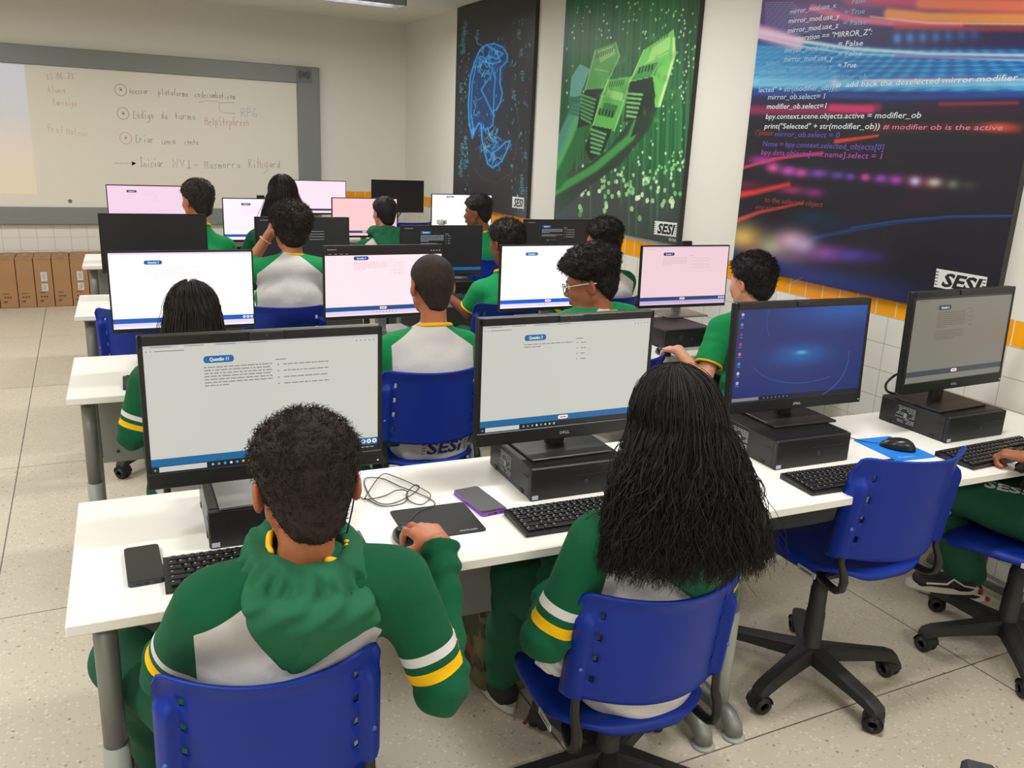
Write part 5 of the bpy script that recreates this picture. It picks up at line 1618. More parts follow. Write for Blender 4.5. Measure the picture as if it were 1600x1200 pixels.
def person(label, J, head, skin, top, hair, h=.0065, hands=None, pants=True, shoes=True, extras=None, name='person', faceparts=True, grp=None, sc=1.0, wid=1.0, shoe_rgb=(28, 28, 30)):
    J = {k: np.array(v, float) for k, v in J.items()}
    hy, hp, hr, hs = head     # yaw (left +), pitch (down +), roll, size
    HR = np.array((Matrix.Rotation(hy, 3, 'Z') @ Matrix.Rotation(-hp, 3, 'X') @ Matrix.Rotation(hr, 3, 'Y')))
    hd = J['hd']; O = J['pel'].copy(); O[2] = 0
    toH = lambda p: (p-hd)@HR
    S = nrm(J['shR']-J['shL']); U = nrm(J['nk']-J['pel']); L = np.linalg.norm(J['nk']-J['pel'])
    Bk = nrm(np.cross(U, S))     # points to the front when S is to the right
    w = sc*wid
    HP = head_prims(hs)
    def headf(p):
        q = toH(p); d = np.linalg.norm(q, axis=1)-.16*hs
        m = d < .05
        if m.any(): d[m] = ev(HP, q[m])
        return d
    nk_top = hd+HR@A_(0, -.022, -.055)*hs
    mid = (J['shL']+J['shR'])/2
    def torso(g, wx=1.0, sleeves=True):
        P = [('tcap', 0, J['pel'], J['ab'], S, (.150*w*wx+g, .105*w+g), (.130*w*wx+g, .094*w+g)),
             ('tcap', .05, J['ab'], J['ch'], S, (.130*w*wx+g, .094*w+g), (.146*w*wx+g, .100*w+g)),
             ('tcap', .05, J['ch'], mid+U*.0, S, (.146*w*wx+g, .098*w+g), (.128*w+g, .070*w+g)),
             ('cap', .05, J['shL']*.75+mid*.25, J['shR']*.75+mid*.25, .056*w+g, .056*w+g),
             ('cap', .05, J['nk']-U*.02, J['shL']*.55+mid*.45, .050*w+g, .048*w+g), ('cap', .05, J['nk']-U*.02, J['shR']*.55+mid*.45, .050*w+g, .048*w+g)]
        return P
    hoodie = top['kind'] == 'hoodie'
    # skin --------------------------------------------------
    B = [('fn', 0, headf), ('cap', .022, J['nk']-U*.03, nk_top, .054*w, .049*w)]
    B += torso(-.012)
    for sd in 'LR':
        B += [('cap', .03, J['sh'+sd], J['el'+sd], .043*w, .036*w), ('cap', .012, J['el'+sd], J['wr'+sd], .036*w, .024*w)]
        B += [('cap', .03, J['hip'+sd], J['kn'+sd], .072*w, .050*w), ('cap', .02, J['kn'+sd], J['an'+sd], .048*w, .034*w)]
    pts = np.array(list(J.values()))
    lo = pts.min(0)-.14; hi = pts.max(0)+.14; hi[2] = hd[2]+.17*hs
    hb = []
    for sd, hk in (hands or {}).items():
        wr, el = J['wr'+sd], J['el'+sd]
        f = nrm(hk.get('fwd', wr-el)); u = np.array(hk.get('up', (0, 0, 1)), float); u = nrm(u-f*(u@f))
        d = nrm(np.cross(f, u)) if sd == 'L' else nrm(np.cross(u, f))
        hp_ = hand_prims(wr, f, u, d, hk.get('curl', (.5, .55, .6, .65)), hk.get('thumb', .6), hk.get('s', .95), hk.get('spread', .1))
        if hk.get('fine'):
            a0 = wr+(el-wr)*hk.get('fine_from', .5)
            hp_ = hp_+[('cap', .014, wr-f*.0, a0, .0235*w, .0235*w+.012*w*hk.get('fine_from', .5))]
            q = np.array([a0, wr, wr+f*.2]); l2 = q.min(0)-.075; h2 = q.max(0)+.075
            hb.append(mesh_field(lambda p, hp_=hp_: ev(hp_, p), l2, h2, hk['fine']))
        else: B += [(hp_[0][0], .014)+tuple(hp_[0][2:])]+hp_[1:]
    hb.insert(0, mesh_field(lambda p: ev(B, p), lo, hi, h))
    pos, F = join_pf(hb)
    q = toH(pos)/hs
    fl = np.exp(-(((np.abs(q[:, 0])-.086)/.012)**2+((q[:, 1]+.01)/.03)**2+((q[:, 2]+.005)/.035)**2))*.9
    fl += np.exp(-((q[:, 0]/.024)**2+((q[:, 1]-.095)/.014)**2+((q[:, 2]+.056)/.010)**2))*1.0
    root = link(name, np_mesh('body', pos, F, [skin], attrs={'flush': np.clip(fl, 0, 1)}, origin=O), None, tuple(O), label=label, category='person')
    if grp: root['group'] = grp
    # upper garment ------------------------------------------
    slv = top.get('sleeve', 2.0)   # 2 = to the wrist, .5 = half the upper arm
    g = .012 if hoodie else .008
    T = torso(g, 1.0 if hoodie else 1.03); cuts = []
    if True:
        T.append(('tcap', .03, J['pel']-U*.03, J['ab'], S, (.160*w, .122*w), (.150*w, .112*w)))
    for sd in 'LR':
        sh, el, wr = J['sh'+sd], J['el'+sd], J['wr'+sd]
        if hoodie:
            T += [('cap', .04, sh, el, .063*w, .056*w), ('cap', .02, el, wr, .056*w, .039*w)]; cuts.append((wr, nrm(wr-el), .004, .06))
        else:
            e_ = sh+(el-sh)*slv; T += [('cap', .03, sh, e_, .058*w, .058*w+.004)]; cuts.append((e_, nrm(el-sh), .022, .075))
    def wrink(p):
        wv = .0
        for sd in 'LR':
            dd, tt = closest_arm(p, J['sh'+sd], J['el'+sd], J['wr'+sd])
            m = smoothstep(.11, .06, dd)*(smoothstep(.7, 1.0, tt) if hoodie else .3*smoothstep(.0, .3, tt))
            wv = wv+m*.0042*np.sin(tt*26+2.2*np.sin((p@S)*35)+1.5*np.sin(p[:, 2]*40))
        hg = (p-J['pel'])@U/L
        lat = (p-J['ch'])@S
        wv = wv+.0035*np.sin(hg*34+3.0*np.sin(lat*14+1)+lat*10)*smoothstep(.55, .2, hg)
        wv = wv+.004*nz3(p, 16, 2)+.0022*nz3(p, 38, 5)
        return wv
    def topf(p):
        d = ev(T, p)
        d = d-wrink(p)
        for c_, n_, o_, r_ in cuts:      # open sleeve ends
            q = p-c_; d = np.where(np.linalg.norm(q-n_*.03, axis=1) < r_+.02, smax(d, q@n_-o_, .004), d)
        return d
    tpts = [J[k] for k in ('pel', 'ab', 'ch', 'nk', 'shL', 'shR', 'elL', 'elR')]+([J['wrL'], J['wrR']] if hoodie else [])
    tpts = np.array(tpts); lo = tpts.min(0)-.14; hi = tpts.max(0)+.13
    pos, F = mesh_field(topf, lo, hi, h)
    lx = (pos-J['ch'])@S; hg = (pos-J['pel'])@U/L
    rag = np.abs(lx)-np.minimum(.055+.135*(1.04-hg)/.22, .168)*w
    arm = np.full(len(pos), -1.0); dbest = np.full(len(pos), 9.0)
    for sd in 'LR':
        dd, tt = closest_arm(pos, J['sh'+sd], J['el'+sd], J['wr'+sd])
        m = dd < dbest; near = dd < (.100 if hoodie else .085)
        arm = np.where(m & near, tt, arm); dbest = np.minimum(dbest, dd)
    rag = np.where(arm >= 0, np.maximum(rag, np.minimum((arm-.50)*.12, (.070*w-dbest)*.8)), rag)
    go = link(top.get('name', 'hoodie' if hoodie else 'shirt'), np_mesh('garment', pos, F, [top['mat']], attrs={'rag': rag, 'arm': np.where(rag > -.02, arm, -1), 'hgt': hg}, origin=O), root)
    bvh = BVHTree.FromPolygons([tuple(v) for v in pos], [tuple(f) for f in F])
    if top.get('print'):
        pt = top['print']      # lettering laid on the cloth
        mb = MB(); c0 = J['pel']+U*L*pt['h']+S*pt.get('x', 0)
        vs_, fs_ = text_polys(pt['s'], 1.0, .03)
        xs_ = [v[0] for v in vs_]; x0, x1 = min(xs_), max(xs_)
        for dx, s_, hh in [(0, pt['s'], pt['size'])]:
            out = []
            for x, y in vs_:
                a = (x-(x0+x1)/2)/(x1-x0)*pt['w']+y*hh*.15; b = y*hh/.72
                o_ = c0+S*a+U*b-Bk*.4
                hit = bvh.ray_cast(Vector(o_), Vector(Bk), 1.0)
                out.append(tuple((np.array(hit[0]) if hit[0] else c0+S*a+U*b)-Bk*.002-O))
            mb.add(out, fs_, mat('shirt_print_%d' % pt['rgb'][0], pt['rgb'], .6))
            for k in range(5):
                for xx in (-pt['w']*.62, pt['w']*.62):
                    qd = []
                    for (aa, bb) in ((0, 0), (.014, 0), (.014, .003), (0, .003)):
                        o_ = c0+S*(xx+aa)+U*(bb+k*.012)-Bk*.4
                        hit = bvh.ray_cast(Vector(o_), Vector(Bk), 1.0)
                        qd.append(tuple((np.array(hit[0]) if hit[0] else o_+Bk*.4)-Bk*.002-O))
                    mb.add(qd, [[0, 1, 2, 3]], mat('shirt_print_%d' % pt['rgb'][0], pt['rgb'], .6))
        mb.build('printed_lettering', go)
    # collar or hood -----------------------------------------
    nkd = nrm(nk_top-(J['nk']-U*.03))
    ax1 = nrm(S-nkd*(S@nkd)); ax2 = np.cross(nkd, ax1)
    cc = J['nk']+U*(.002 if hoodie else .016)
    if top.get('collar'):
        ring = [cc+ax1*math.cos(a)*.068*w+ax2*math.sin(a)*.064*w-nkd*(.014*math.sin(a))*1.0 for a in np.linspace(0, 2*math.pi, 37)]
        mb = MB(); mb.tube([tuple(r-O) for r in ring], .0085, top.get('collar_mat', collar_m), 8, up=tuple(nkd))
        mb.build('collar', root)
    if not hoodie and slv < 1.2:
        for sd in 'LR':
            sh, el = J['sh'+sd], J['el'+sd]; e = sh+(el-sh)*(slv); dv = nrm(el-sh)
            a1 = nrm(np.cross(dv, A_(.3, .2, .9))); a2 = np.cross(dv, a1)
            rr = .058*w+.003
            mb = MB(); mb.tube([tuple(e+dv*.020+a1*math.cos(a)*rr*.97+a2*math.sin(a)*rr*.97-O) for a in np.linspace(0, 2*math.pi, 33)], .0055, collar_m, 8, up=tuple(dv))
            if top.get('cuffs', True): mb.build('sleeve_cuff', go)
    if top.get('hood'):
        hk = top['hood']; tip = J['pel']+U*L*hk.get('tip', .50)-Bk*(.108*w+.035)+S*hk.get('dx', 0)
        nb = J['nk']-Bk*.075*w+U*.0
        ringp = [cc+U*(hk.get('up', .032)+.010*max(0, -math.sin(a)))+ax1*math.cos(a)*.086*w+ax2*math.sin(a)*.084*w for a in np.linspace(0, 2*math.pi, 25)]
        TB = torso(g)
        def hoodf(p):
            d = None
            for a, b in zip(ringp[:-1], ringp[1:]):
                e = d_cap(p, a, b, .027, .027); d = e if d is None else smin(d, e, .01)
            # the sack lying on the back, narrowing to a point: it hugs the body
            dT = ev(TB, p)
            ht = (p-J['pel'])@U/L; t = (1.0-ht)/(1.0-hk.get('tip', .5)); tc_ = np.clip(t, 0, 1)
            qx = (p-J['nk'])@S-hk.get('dx', 0)*tc_
            wd = .114*w*(1-.93*np.clip((t-.02)/1.0, 0, 1)**1.15)+.003
            back = (p-mid)@Bk-.01
            thk = .019*(1-.30*tc_)+.008*np.exp(-(qx/.05)**2)*(1-tc_)
            e = smax(np.abs(dT-thk)-thk, (np.abs(qx)-wd)*.8, .014)
            e = smax(e, back, .02); e = smax(e, (t-1.0)*.12, .012); e = smax(e, (-.30-t)*.12, .02)
            d = smin(d, e, .05)
            q2 = p-(J['nk'])
            fold = .0030*np.sin(qx*95+3*np.sin(t*6+1))*smoothstep(.32, -.05, t)+.0030*nz3(p, 22, 1)+.0012*nz3(p, 60, 1)*smoothstep(.4, 0, t)
            seam = .0035*np.exp(-((qx+.012)/.003)**2)*(t > .05)
            gather = .0035*np.sin(np.arctan2(q2@ax2, q2@ax1)*26)*smoothstep(.03, -.01, np.abs((p-cc)@U-.02)-.03)
            d = d-fold+seam-gather*(np.linalg.norm(q2-((q2@nkd)[:, None]*nkd), axis=1) < .13)
            # opening around the neck
            d = smax(d, -d_cap(p, J['nk']-U*.02, cc+nkd*.10, .060*w, .064*w), .006)
            return d
        lo = np.minimum(np.min(ringp, 0), tip)-.07; hi = np.maximum(np.max(ringp, 0), tip)+.07
        pos2, F2 = mesh_field(hoodf, lo, hi, min(h, .005))
        ho = link('hood', np_mesh('hood', pos2, F2, [top.get('hood_mat', hood_m)], origin=O), go)
        # yellow lining peeping out at the opening
        mb = MB()
        for a0, a1 in hk.get('lining', ((-1.0, .3), (2.2, 2.9))):
            rg = []
            for a in np.linspace(a0, a1, 14):
                c_ = cc+U*(.026+hk.get('up', .032)+.006*math.sin(a*9))+ax1*math.cos(a)*.072*w+ax2*math.sin(a)*.070*w
                rg.append(tuple(c_-O))
            mb.tube(rg, [.004]+[.0105]*12+[.004], lining_m, 8, flat=.6, up=tuple(nkd))
        mb.build('hood_lining', ho)
    # trousers and shoes --------------------------------------
    if pants:
        TP = [('tcap', 0, J['pel']-U*.01, J['pel']+U*.05, S, (.150*w, .106*w), (.142*w, .098*w))]
        for sd in 'LR':
            TP += [('cap', .05, J['hip'+sd], J['kn'+sd], .092*w, .072*w), ('cap', .03, J['kn'+sd], J['an'+sd]+A_(0, 0, .03), .070*w, .060*w)]
        tf = lambda p: ev(TP, p)-(.005*nz3(p, 22, 4)+.004*np.sin(p[:, 2]*55+3*np.sin(p[:, 0]*30))*smoothstep(.45, .30, p[:, 2]))
        tp = np.array([J[k] for k in ('pel', 'hipL', 'hipR', 'knL', 'knR', 'anL', 'anR')]); lo = tp.min(0)-.14; hi = tp.max(0)+.14
        pos3, F3 = mesh_field(tf, lo, hi, max(h, .006))
        to = link('trousers', np_mesh('trousers', pos3, F3, [pants_m], origin=O), root)
        if extras and extras.get('trouser_print'):
            tx = extras['trouser_print']; bv = BVHTree.FromPolygons([tuple(v) for v in pos3], [tuple(f) for f in F3])
            mb = MB(); o0 = A_(*tx['at']); dx = nrm(tx['dx']); dy = nrm(tx['dy']); vs_, fs_ = text_polys('SESI', 1.0, .03)
            x0 = min(v[0] for v in vs_); x1 = max(v[0] for v in vs_)
            out = []
            for x, y in vs_:
                p_ = o0+dx*((x-x0)/(x1-x0)*tx['w']+y*.2*tx['h'])+dy*(y/.72*tx['h'])
                ry = nrm(np.array(tx['ray'])); hit = bv.ray_cast(Vector(p_-ry*.3), Vector(ry), 1.0)
                out.append(tuple((np.array(hit[0]) if hit[0] else p_)-ry*.002-O))
            mb.add(out, fs_, mat('shirt_print_210', (210, 212, 210), .6)); mb.build('printed_lettering', to)
    if shoes:
        for sd in 'LR':
            a = J['an'+sd]; fw = np.array(J.get('toe'+sd, a+A_(0, .15, 0)))-a; fw[2] = 0; fw = nrm(fw); rt = np.cross(fw, A_(0, 0, 1))
            zb = a[2]-.075
            SP = [('tcap', 0, A_(a[0], a[1], zb+.035)-fw*.03, A_(a[0], a[1], zb+.030)+fw*.13, rt, (.036, .034), (.042, .026)), ('cap', .03, a-A_(0, 0, .03), a+A_(0, 0, .02), .036, .034)]
            sf = lambda p: smax(ev(SP, p), (zb+.004)-p[:, 2], .004)
            q = np.array([a-fw*.08, a+fw*.2]); lo = q.min(0)-.06; hi = q.max(0)+.06; lo[2] = zb-.02; hi[2] = a[2]+.07
            p4, F4 = mesh_field(sf, lo, hi, max(h*.9, .004))
            so = link('shoe', np_mesh('shoe', p4, F4, [mat('shoe_black_%d' % shoe_rgb[0], shoe_rgb, .7)], origin=O), root)
            mb = MB(); pts_ = []
            for k in range(24):
                an = 2*math.pi*k/24
                c_ = A_(a[0], a[1], zb)+fw*(.05+.128*math.cos(an))+rt*(.041*math.sin(an)*(1+.12*math.cos(an)))
                pts_.append((c_[0]-O[0], c_[1]-O[1]))
            mb.prism(pts_, zb, zb+.022, mat('shoe_sole', (190, 188, 180), .6)); mb.build('sole', so)
            if extras and extras.get('sneaker'):
                mb = MB()
                for sgn in (-1, 1):
                    pl = [A_(a[0], a[1], zb)+fw*x+rt*sgn*yy+A_(0, 0, z) for x, yy, z in ((-.06, .040, .035), (-.01, .042, .040), (.03, .044, .062), (.05, .044, .040), (.12, .043, .034))]
                    mb.tube([tuple(p_-O) for p_ in pl], .0035, mat('shoe_stripe', (205, 203, 196), .6), 6)
                lp = A_(a[0], a[1], zb+.011)-fw*.0785
                mb.box(tuple(lp-O), (.012, .03, .014), mat('heel_tab_red', (170, 50, 45), .6))
                mb.build('side_stripe', so)
    if extras and extras.get('bunch'):
        bc = A_(*extras['bunch'])
        bf = lambda p: d_ell(p, bc, A_(.050, .050, .040))-.007*nz3(p, 55, 2)-.003*np.sin((p[:, 0]+p[:, 2])*260+4*np.sin(p[:, 1]*60))
        pb, fb = mesh_field(bf, bc-.08, bc+.08, .004)
        link('bunched_shirt', np_mesh('bunch', pb, fb, [mat('shirt_white', (212, 210, 208), .85)], origin=O), root)
    # hair -----------------------------------------------------
    hk = hair
    if hk['kind'] in ('short', 'curly'):
        hf = hair_fn(hs, hk.get('side', .006), hk.get('top', .016), hk.get('amp', .003), hk.get('freq', 120), hk.get('style', 'mid'), hk.get('seed', 0))
        R_ = .15*hs
        p5, F5 = mesh_field(hf, (-R_,)*3, (R_,)*3, hk.get('h', min(h, .005)))
        p5w = p5@HR.T+hd
        hob = link('hair', np_mesh('hair', p5w, F5, [hk['mat']], origin=O), root)
        n = hk.get('curls', 0)
        if n:
            r = np.random.RandomState(hk.get('seed', 1)+11)
            # roots: vertices of the hair surface that lie above the hairline
            ok = np.nonzero((p5[:, 2]/hs-hair_zlim(p5[:, 1]/hs, hk.get('style', 'mid')) > .006))[0]
            rt_ = p5[r.choice(ok, n)]; nr = rt_-A_(0, -.012, .02)*hs; nr /= np.linalg.norm(nr, axis=1, keepdims=True)
            M_ = hk.get('cm', 10); t = np.linspace(0, 1, M_)
            tl = nrm(A_(0, -.3, -1)); g1 = np.cross(nr, r.normal(size=(n, 3))); g1 /= np.linalg.norm(g1, axis=1, keepdims=True); g2 = np.cross(nr, g1)
            ln_ = hk.get('clen', .014)*(.4+.6*smoothstep(-.03, .06, rt_[:, 2]/hs))*r.uniform(.6, 1.2, n); cr_ = hk.get('crad', .0035)*r.uniform(.6, 1.3, n); tw = r.uniform(4, 9, n); ph = r.uniform(0, 6.28, n)
            lean = g1*r.uniform(.3, 1.1, (n, 1))
            P = rt_[:, None]-nr[:, None]*.004+nr[:, None]*(t[None, :, None]*ln_[:, None, None]*.75)+lean[:, None]*(t[None, :, None]*ln_[:, None, None])
            an = tw[:, None]*t[None]+ph[:, None]
            P = P+(g1[:, None]*np.cos(an)[..., None]+g2[:, None]*np.sin(an)[..., None])*(cr_[:, None]*np.minimum(1, t*3)[None])[..., None]
            V, F6 = strands(P@HR.T+hd, hk.get('crw', .0009)*np.linspace(1.1, .35, M_))
            link('hair_curls', np_mesh('curls', V, F6, [hk['mat']], origin=O), hob, kind='stuff')
    elif hk['kind'] == 'long':
        low = hk['low']; wl_, dl = hk['w'], hk['d']       # centre and half sizes of the lower end
        low = np.array(low, float)
        Z = A_(0, 0, 1)
        cB = hd+HR@A_(0, -.02, .0)*hs
        def lf(p):
            q = toH(p)/hs
            d = d_ell(q, A_(0, -.014, .028), A_(.076, .094, .086))-.013
            # keep the face free
            d = d*hs
            e = d_tcap(p, cB+Z*.01, low+Z*.05, S, (.082*hs, .078*hs), (wl_, dl))
            d = smin(d, e, .03)
            face = d_ell(q, A_(0, .085, -.04), A_(.062, .075, .085))*hs
            d = smax(d, -face, .012)
            d = smax(d, (low[2]+.01*np.sin(p[:, 0]*60))-p[:, 2], .02)
            fx = np.arctan2((p-cB)@Bk, (p-cB)@S)
            return d-.0045*np.sin(fx*30+4*np.sin(p[:, 2]*18)+p[:, 2]*20)-.004*nz3(p, 40, hk.get('seed', 0))+.0
        lo = np.minimum(hd, low)-.26; hi = np.maximum(hd, low)+.26; lo[2] = low[2]-.03; hi[2] = hd[2]+.16
        p5, F5 = mesh_field(lf, lo, hi, hk.get('h', .006))
        hob = link('hair', np_mesh('hair', p5, F5, [hk['mat']], origin=O), root)
        n = hk.get('n', 1200); r = np.random.RandomState(hk.get('seed', 1)+5)
        M_ = hk.get('m', 26); t = np.linspace(0, 1, M_)
        # azimuth around the head: 0 = right, pi/2 = front; keep sides and back
        az = r.uniform(math.radians(150), math.radians(390), n)
        jit = r.uniform(0, 1, n)
        pol0 = r.uniform(.12, .9, n)
        ca, sa = np.cos(az), np.sin(az)
        P = np.zeros((n, M_, 3)); gr = 1+r.uniform(.02, .14+.08*hk.get('puff', 0), n)
        s1 = .34
        for k in range(M_):
            tt = t[k]
            if tt < s1:
                th_ = pol0+(math.pi/2+.15-pol0)*(tt/s1)
                q = np.stack([np.sin(th_)*ca*.079*gr, -.014+np.sin(th_)*sa*.097*gr, .028+np.cos(th_)*.093*gr], -1)*hs
                P[:, k] = q@HR.T+hd
                last = P[:, k].copy(); klast = k
            else:
                u = (tt-s1)/(1-s1); e = u**.9
                zend = low[2]+.05*(jit-.75)+.0
                tx = low+S*(ca*wl_*r.uniform(.985, 1.015, n)*1.04)[:, None]+(Bk*1.0)*(sa*dl*1.08)[:, None]
                tx[:, 2] = zend
                bulge = 1+.10*math.sin(math.pi*u)
                P[:, k] = last+(tx-last)*np.array([e**.75, e**.75, e])[None]
        ncl = hk.get('clumps', 70); ci = ((az*ncl/4.2).astype(int)*7+(pol0*5).astype(int)) % 4000; rc = np.random.RandomState(3); cph = rc.uniform(0, 6.28, (4000, 2)); cfr = rc.uniform(12, 24, 4000)
        ph = cph[ci]+r.normal(size=(n, 2))*.45; fr = (cfr[ci]*r.uniform(.95, 1.05, n))[:, None]; am = hk.get('wave', .006)*r.uniform(.5, 1.5, (n, 1))
        env = np.clip((t-.15)*2.2, 0, 1)[None]
        wv1 = np.sin(fr*t[None]+ph[:, :1])*am*env; wv2 = np.cos(fr*1.1*t[None]+ph[:, 1:])*am*env
        P += S[None, None]*wv1[..., None]+Bk[None, None]*wv2[..., None]
        P += r.normal(size=(n, 1, 3))*.0025
        P += (Bk[None, None]*(-.02)*hk.get('puff', 0)+S[None, None]*0)*np.sin(math.pi*np.clip(t, 0, 1))[None, :, None]
        fly = hk.get('fly', 60)
        P[:fly] += (r.normal(size=(fly, 1, 3))*.03)*(t[None, :, None]**1.2)*np.array([1, 1, .3])
        V, F6 = strands(P, hk.get('rw', .0012)*np.concatenate([np.linspace(.6, 1, M_//2), np.linspace(1, .35, M_-M_//2)]))
        link('hair_strands', np_mesh('strands', V, F6, [hk['mat']], origin=O), hob, kind='stuff')
    # face ------------------------------------------------------
    if faceparts:
        for q in (-1, 1):
            c_ = hd+HR@(A_(q*.031, .0755, .002)*hs)-O
            mb = MB(); mb.lathe((0, 0, 0), [(.0002, .0112*hs)]+[(.0112*hs*math.sin(a), .0112*hs*math.cos(a)) for a in np.linspace(.05, 3.1, 10)], eye_w, 14, 'y')
            eo = mb.build('eye', root, tuple(c_), Matrix(HR.tolist()).to_euler())
            mb = MB(); mb.lathe((0, .0096*hs, 0), [(.0058*hs, 0), (.0045*hs, .0014*hs), (.001*hs, .0024*hs)], eye_d, 12, 'y'); mb.build('iris', eo)
            mb = MB(); pts_ = [hd+HR@(A_(q*x, y, z)*hs)-O for x, y, z in ((.014, .0905, .021), (.026, .0885, .0265), (.038, .080, .0265), (.047, .068, .021))]
            mb.tube([tuple(p_) for p_ in pts_], [.0018, .0034, .0030, .0012], hk['mat'], 6, flat=.6); mb.build('eyebrow', root)
    if extras:
        if extras.get('glasses'):
            mb = MB(); gm = mat('glasses_black', (20, 20, 24), .25); gw = mat('glasses_temple', (200, 198, 190), .3)
            def H(x, y, z): return tuple(hd+HR@(A_(x, y, z)*hs)-O)
            for q in (-1, 1):
                mb.tube([H(q*.034+.024*math.cos(a), .104-.006*abs(math.cos(a))*1, .000+.019*math.sin(a)) for a in np.linspace(0, 2*math.pi, 21)], .0021, gm, 6)
            mb.tube([H(-.010, .104, .004), H(0, .107, .007), H(.010, .104, .004)], .002, gm, 6)
            go_ = mb.build('glasses', root)
            mb = MB()
            for q in (-1, 1):
                mb.tube([H(q*.058, .097, .006), H(q*.078, .06, .010), H(q*.084, .0, .010), H(q*.083, -.035, .006)], [.0022, .0022, .003, .003], gw, 6)
            mb.build('temple', go_, label='pale glasses temple')
        if extras.get('scrunchie'):
            sd = extras['scrunchie']; a = J['wr'+sd]; dv = nrm(J['wr'+sd]-J['el'+sd]); a = a-dv*.015; a1 = nrm(np.cross(dv, A_(0, 0, 1))); a2 = np.cross(dv, a1)
            mb = MB(); N_ = 90
            ring = [tuple(a+(a1*math.cos(t_)+a2*math.sin(t_))*(.036+.004*math.sin(t_*23))+dv*.006*math.sin(t_*17)-O) for t_ in np.linspace(0, 2*math.pi, N_)]
            mb.tube(ring, [.010+.003*math.sin(k*2.1) for k in range(N_)], mat('scrunchie_black', (16, 16, 18), .8), 8, up=tuple(dv)); mb.build('scrunchie', root)
        if extras.get('bracelet'):
            sd = extras['bracelet']; a = J['wr'+sd]+(J['el'+sd]-J['wr'+sd])*.16; dv = nrm(J['wr'+sd]-J['el'+sd]); a1 = nrm(np.cross(dv, A_(0, 0, 1))); a2 = np.cross(dv, a1)
            mb = MB(); mb.tube([tuple(a+(a1*math.cos(t_)+a2*math.sin(t_))*.0305-O) for t_ in np.linspace(0, 2*math.pi, 25)], .0042, mat('bracelet_cream', (222, 186, 130), .5), 6, up=tuple(dv)); mb.build('bracelet', root)
        if extras.get('earphone'):
            pl = [hd+HR@(A_(*q)*hs)-O for q in ((.083, .004, -.012), (.086, .006, -.03), (.080, .01, -.06), (.068, .03, -.12), (.06, .07, -.20), (.05, .10, -.28))]
            mb = MB(); mb.tube([tuple(p_) for p_ in pl], .0016, cbl, 6); mb.build('earphone_cord', root)
            mb = MB(); c_ = pl[0]; mb.lathe(tuple(c_), [(.003, -.004), (.006, -.003), (.006, .003), (.003, .004)], cbl, 12, 'x'); mb.build('earphone', root)
    return root

def seated(x, y, yaw, zs=.455, s=1.0, lean=.0, arms=None):
    """default seated pose; (x, y) is the middle of the seat on the floor plan"""
    R = np.array(Matrix.Rotation(yaw, 3, 'Z')); o = A_(x, y, zs)
    l = lean
    J = dict(pel=(0, -.06, .085), ab=(0, -.075+l*.3, .21), ch=(0, -.045+l*.7, .345), nk=(0, .0+l, .482), hd=(0, .040+l*1.15, .640), shL=(-.165, -.01+l, .418), shR=(.165, -.01+l, .418),
        elL=(-.225, .10+l, .235), elR=(.225, .10+l, .235), wrL=(-.13, .30+l*.7, .325), wrR=(.13, .30+l*.7, .325), hipL=(-.085, -.03, .075), hipR=(.085, -.03, .075),
        knL=(-.115, .36, .080), knR=(.115, .36, .080), anL=(-.12, .40, -.355), anR=(.12, .40, -.355))
    out = {}
    for k, v in J.items():
        v = A_(*v)*s
        if k.startswith('an'): v[2] = .085-zs
        out[k] = R@v+o
    return out
# ------------------------------------------------------------------ people
blackh = hair_mat('hair_black', (26, 22, 20)); darkh = hair_mat('hair_dark_brown', (34, 27, 22)); softh = hair_mat('hair_soft_black', (30, 25, 22), .6); buzz = hair_mat('hair_cropped', (40, 33, 28), .75)
sk1 = skin_mat('skin_tan', (172, 112, 80)); sk2 = skin_mat('skin_light', (198, 144, 114)); sk3 = skin_mat('skin_brown', (122, 78, 54)); sk4 = skin_mat('skin_medium', (148, 97, 70)); sk5 = skin_mat('skin_pale', (214, 160, 130))
ST = ((.60, .69, (216, 216, 218)), (.765, .865, YEL))
hoodie_m = cloth_mat('hoodie_cloth', GREEN, WHITE, stripes=ST, hem=-.20)
tee_m = cloth_mat('tee_raglan', GREENT, (206, 204, 202))
teeg_m = cloth_mat('tee_green', GREENT, GREENT)
teey_m = cloth_mat('tee_yoke', GREENT, (212, 212, 214), yoke=.55)
HOOD = dict(kind='hoodie', mat=hoodie_m, hood=dict(tip=.46, dx=-.0), name='hoodie')
TEE = dict(kind='tee', mat=tee_m, sleeve=.62, collar=True)
TEEG = dict(kind='tee', mat=teeg_m, sleeve=.62, collar=True)
TEEY = dict(kind='tee', mat=teey_m, sleeve=.62, collar=True)

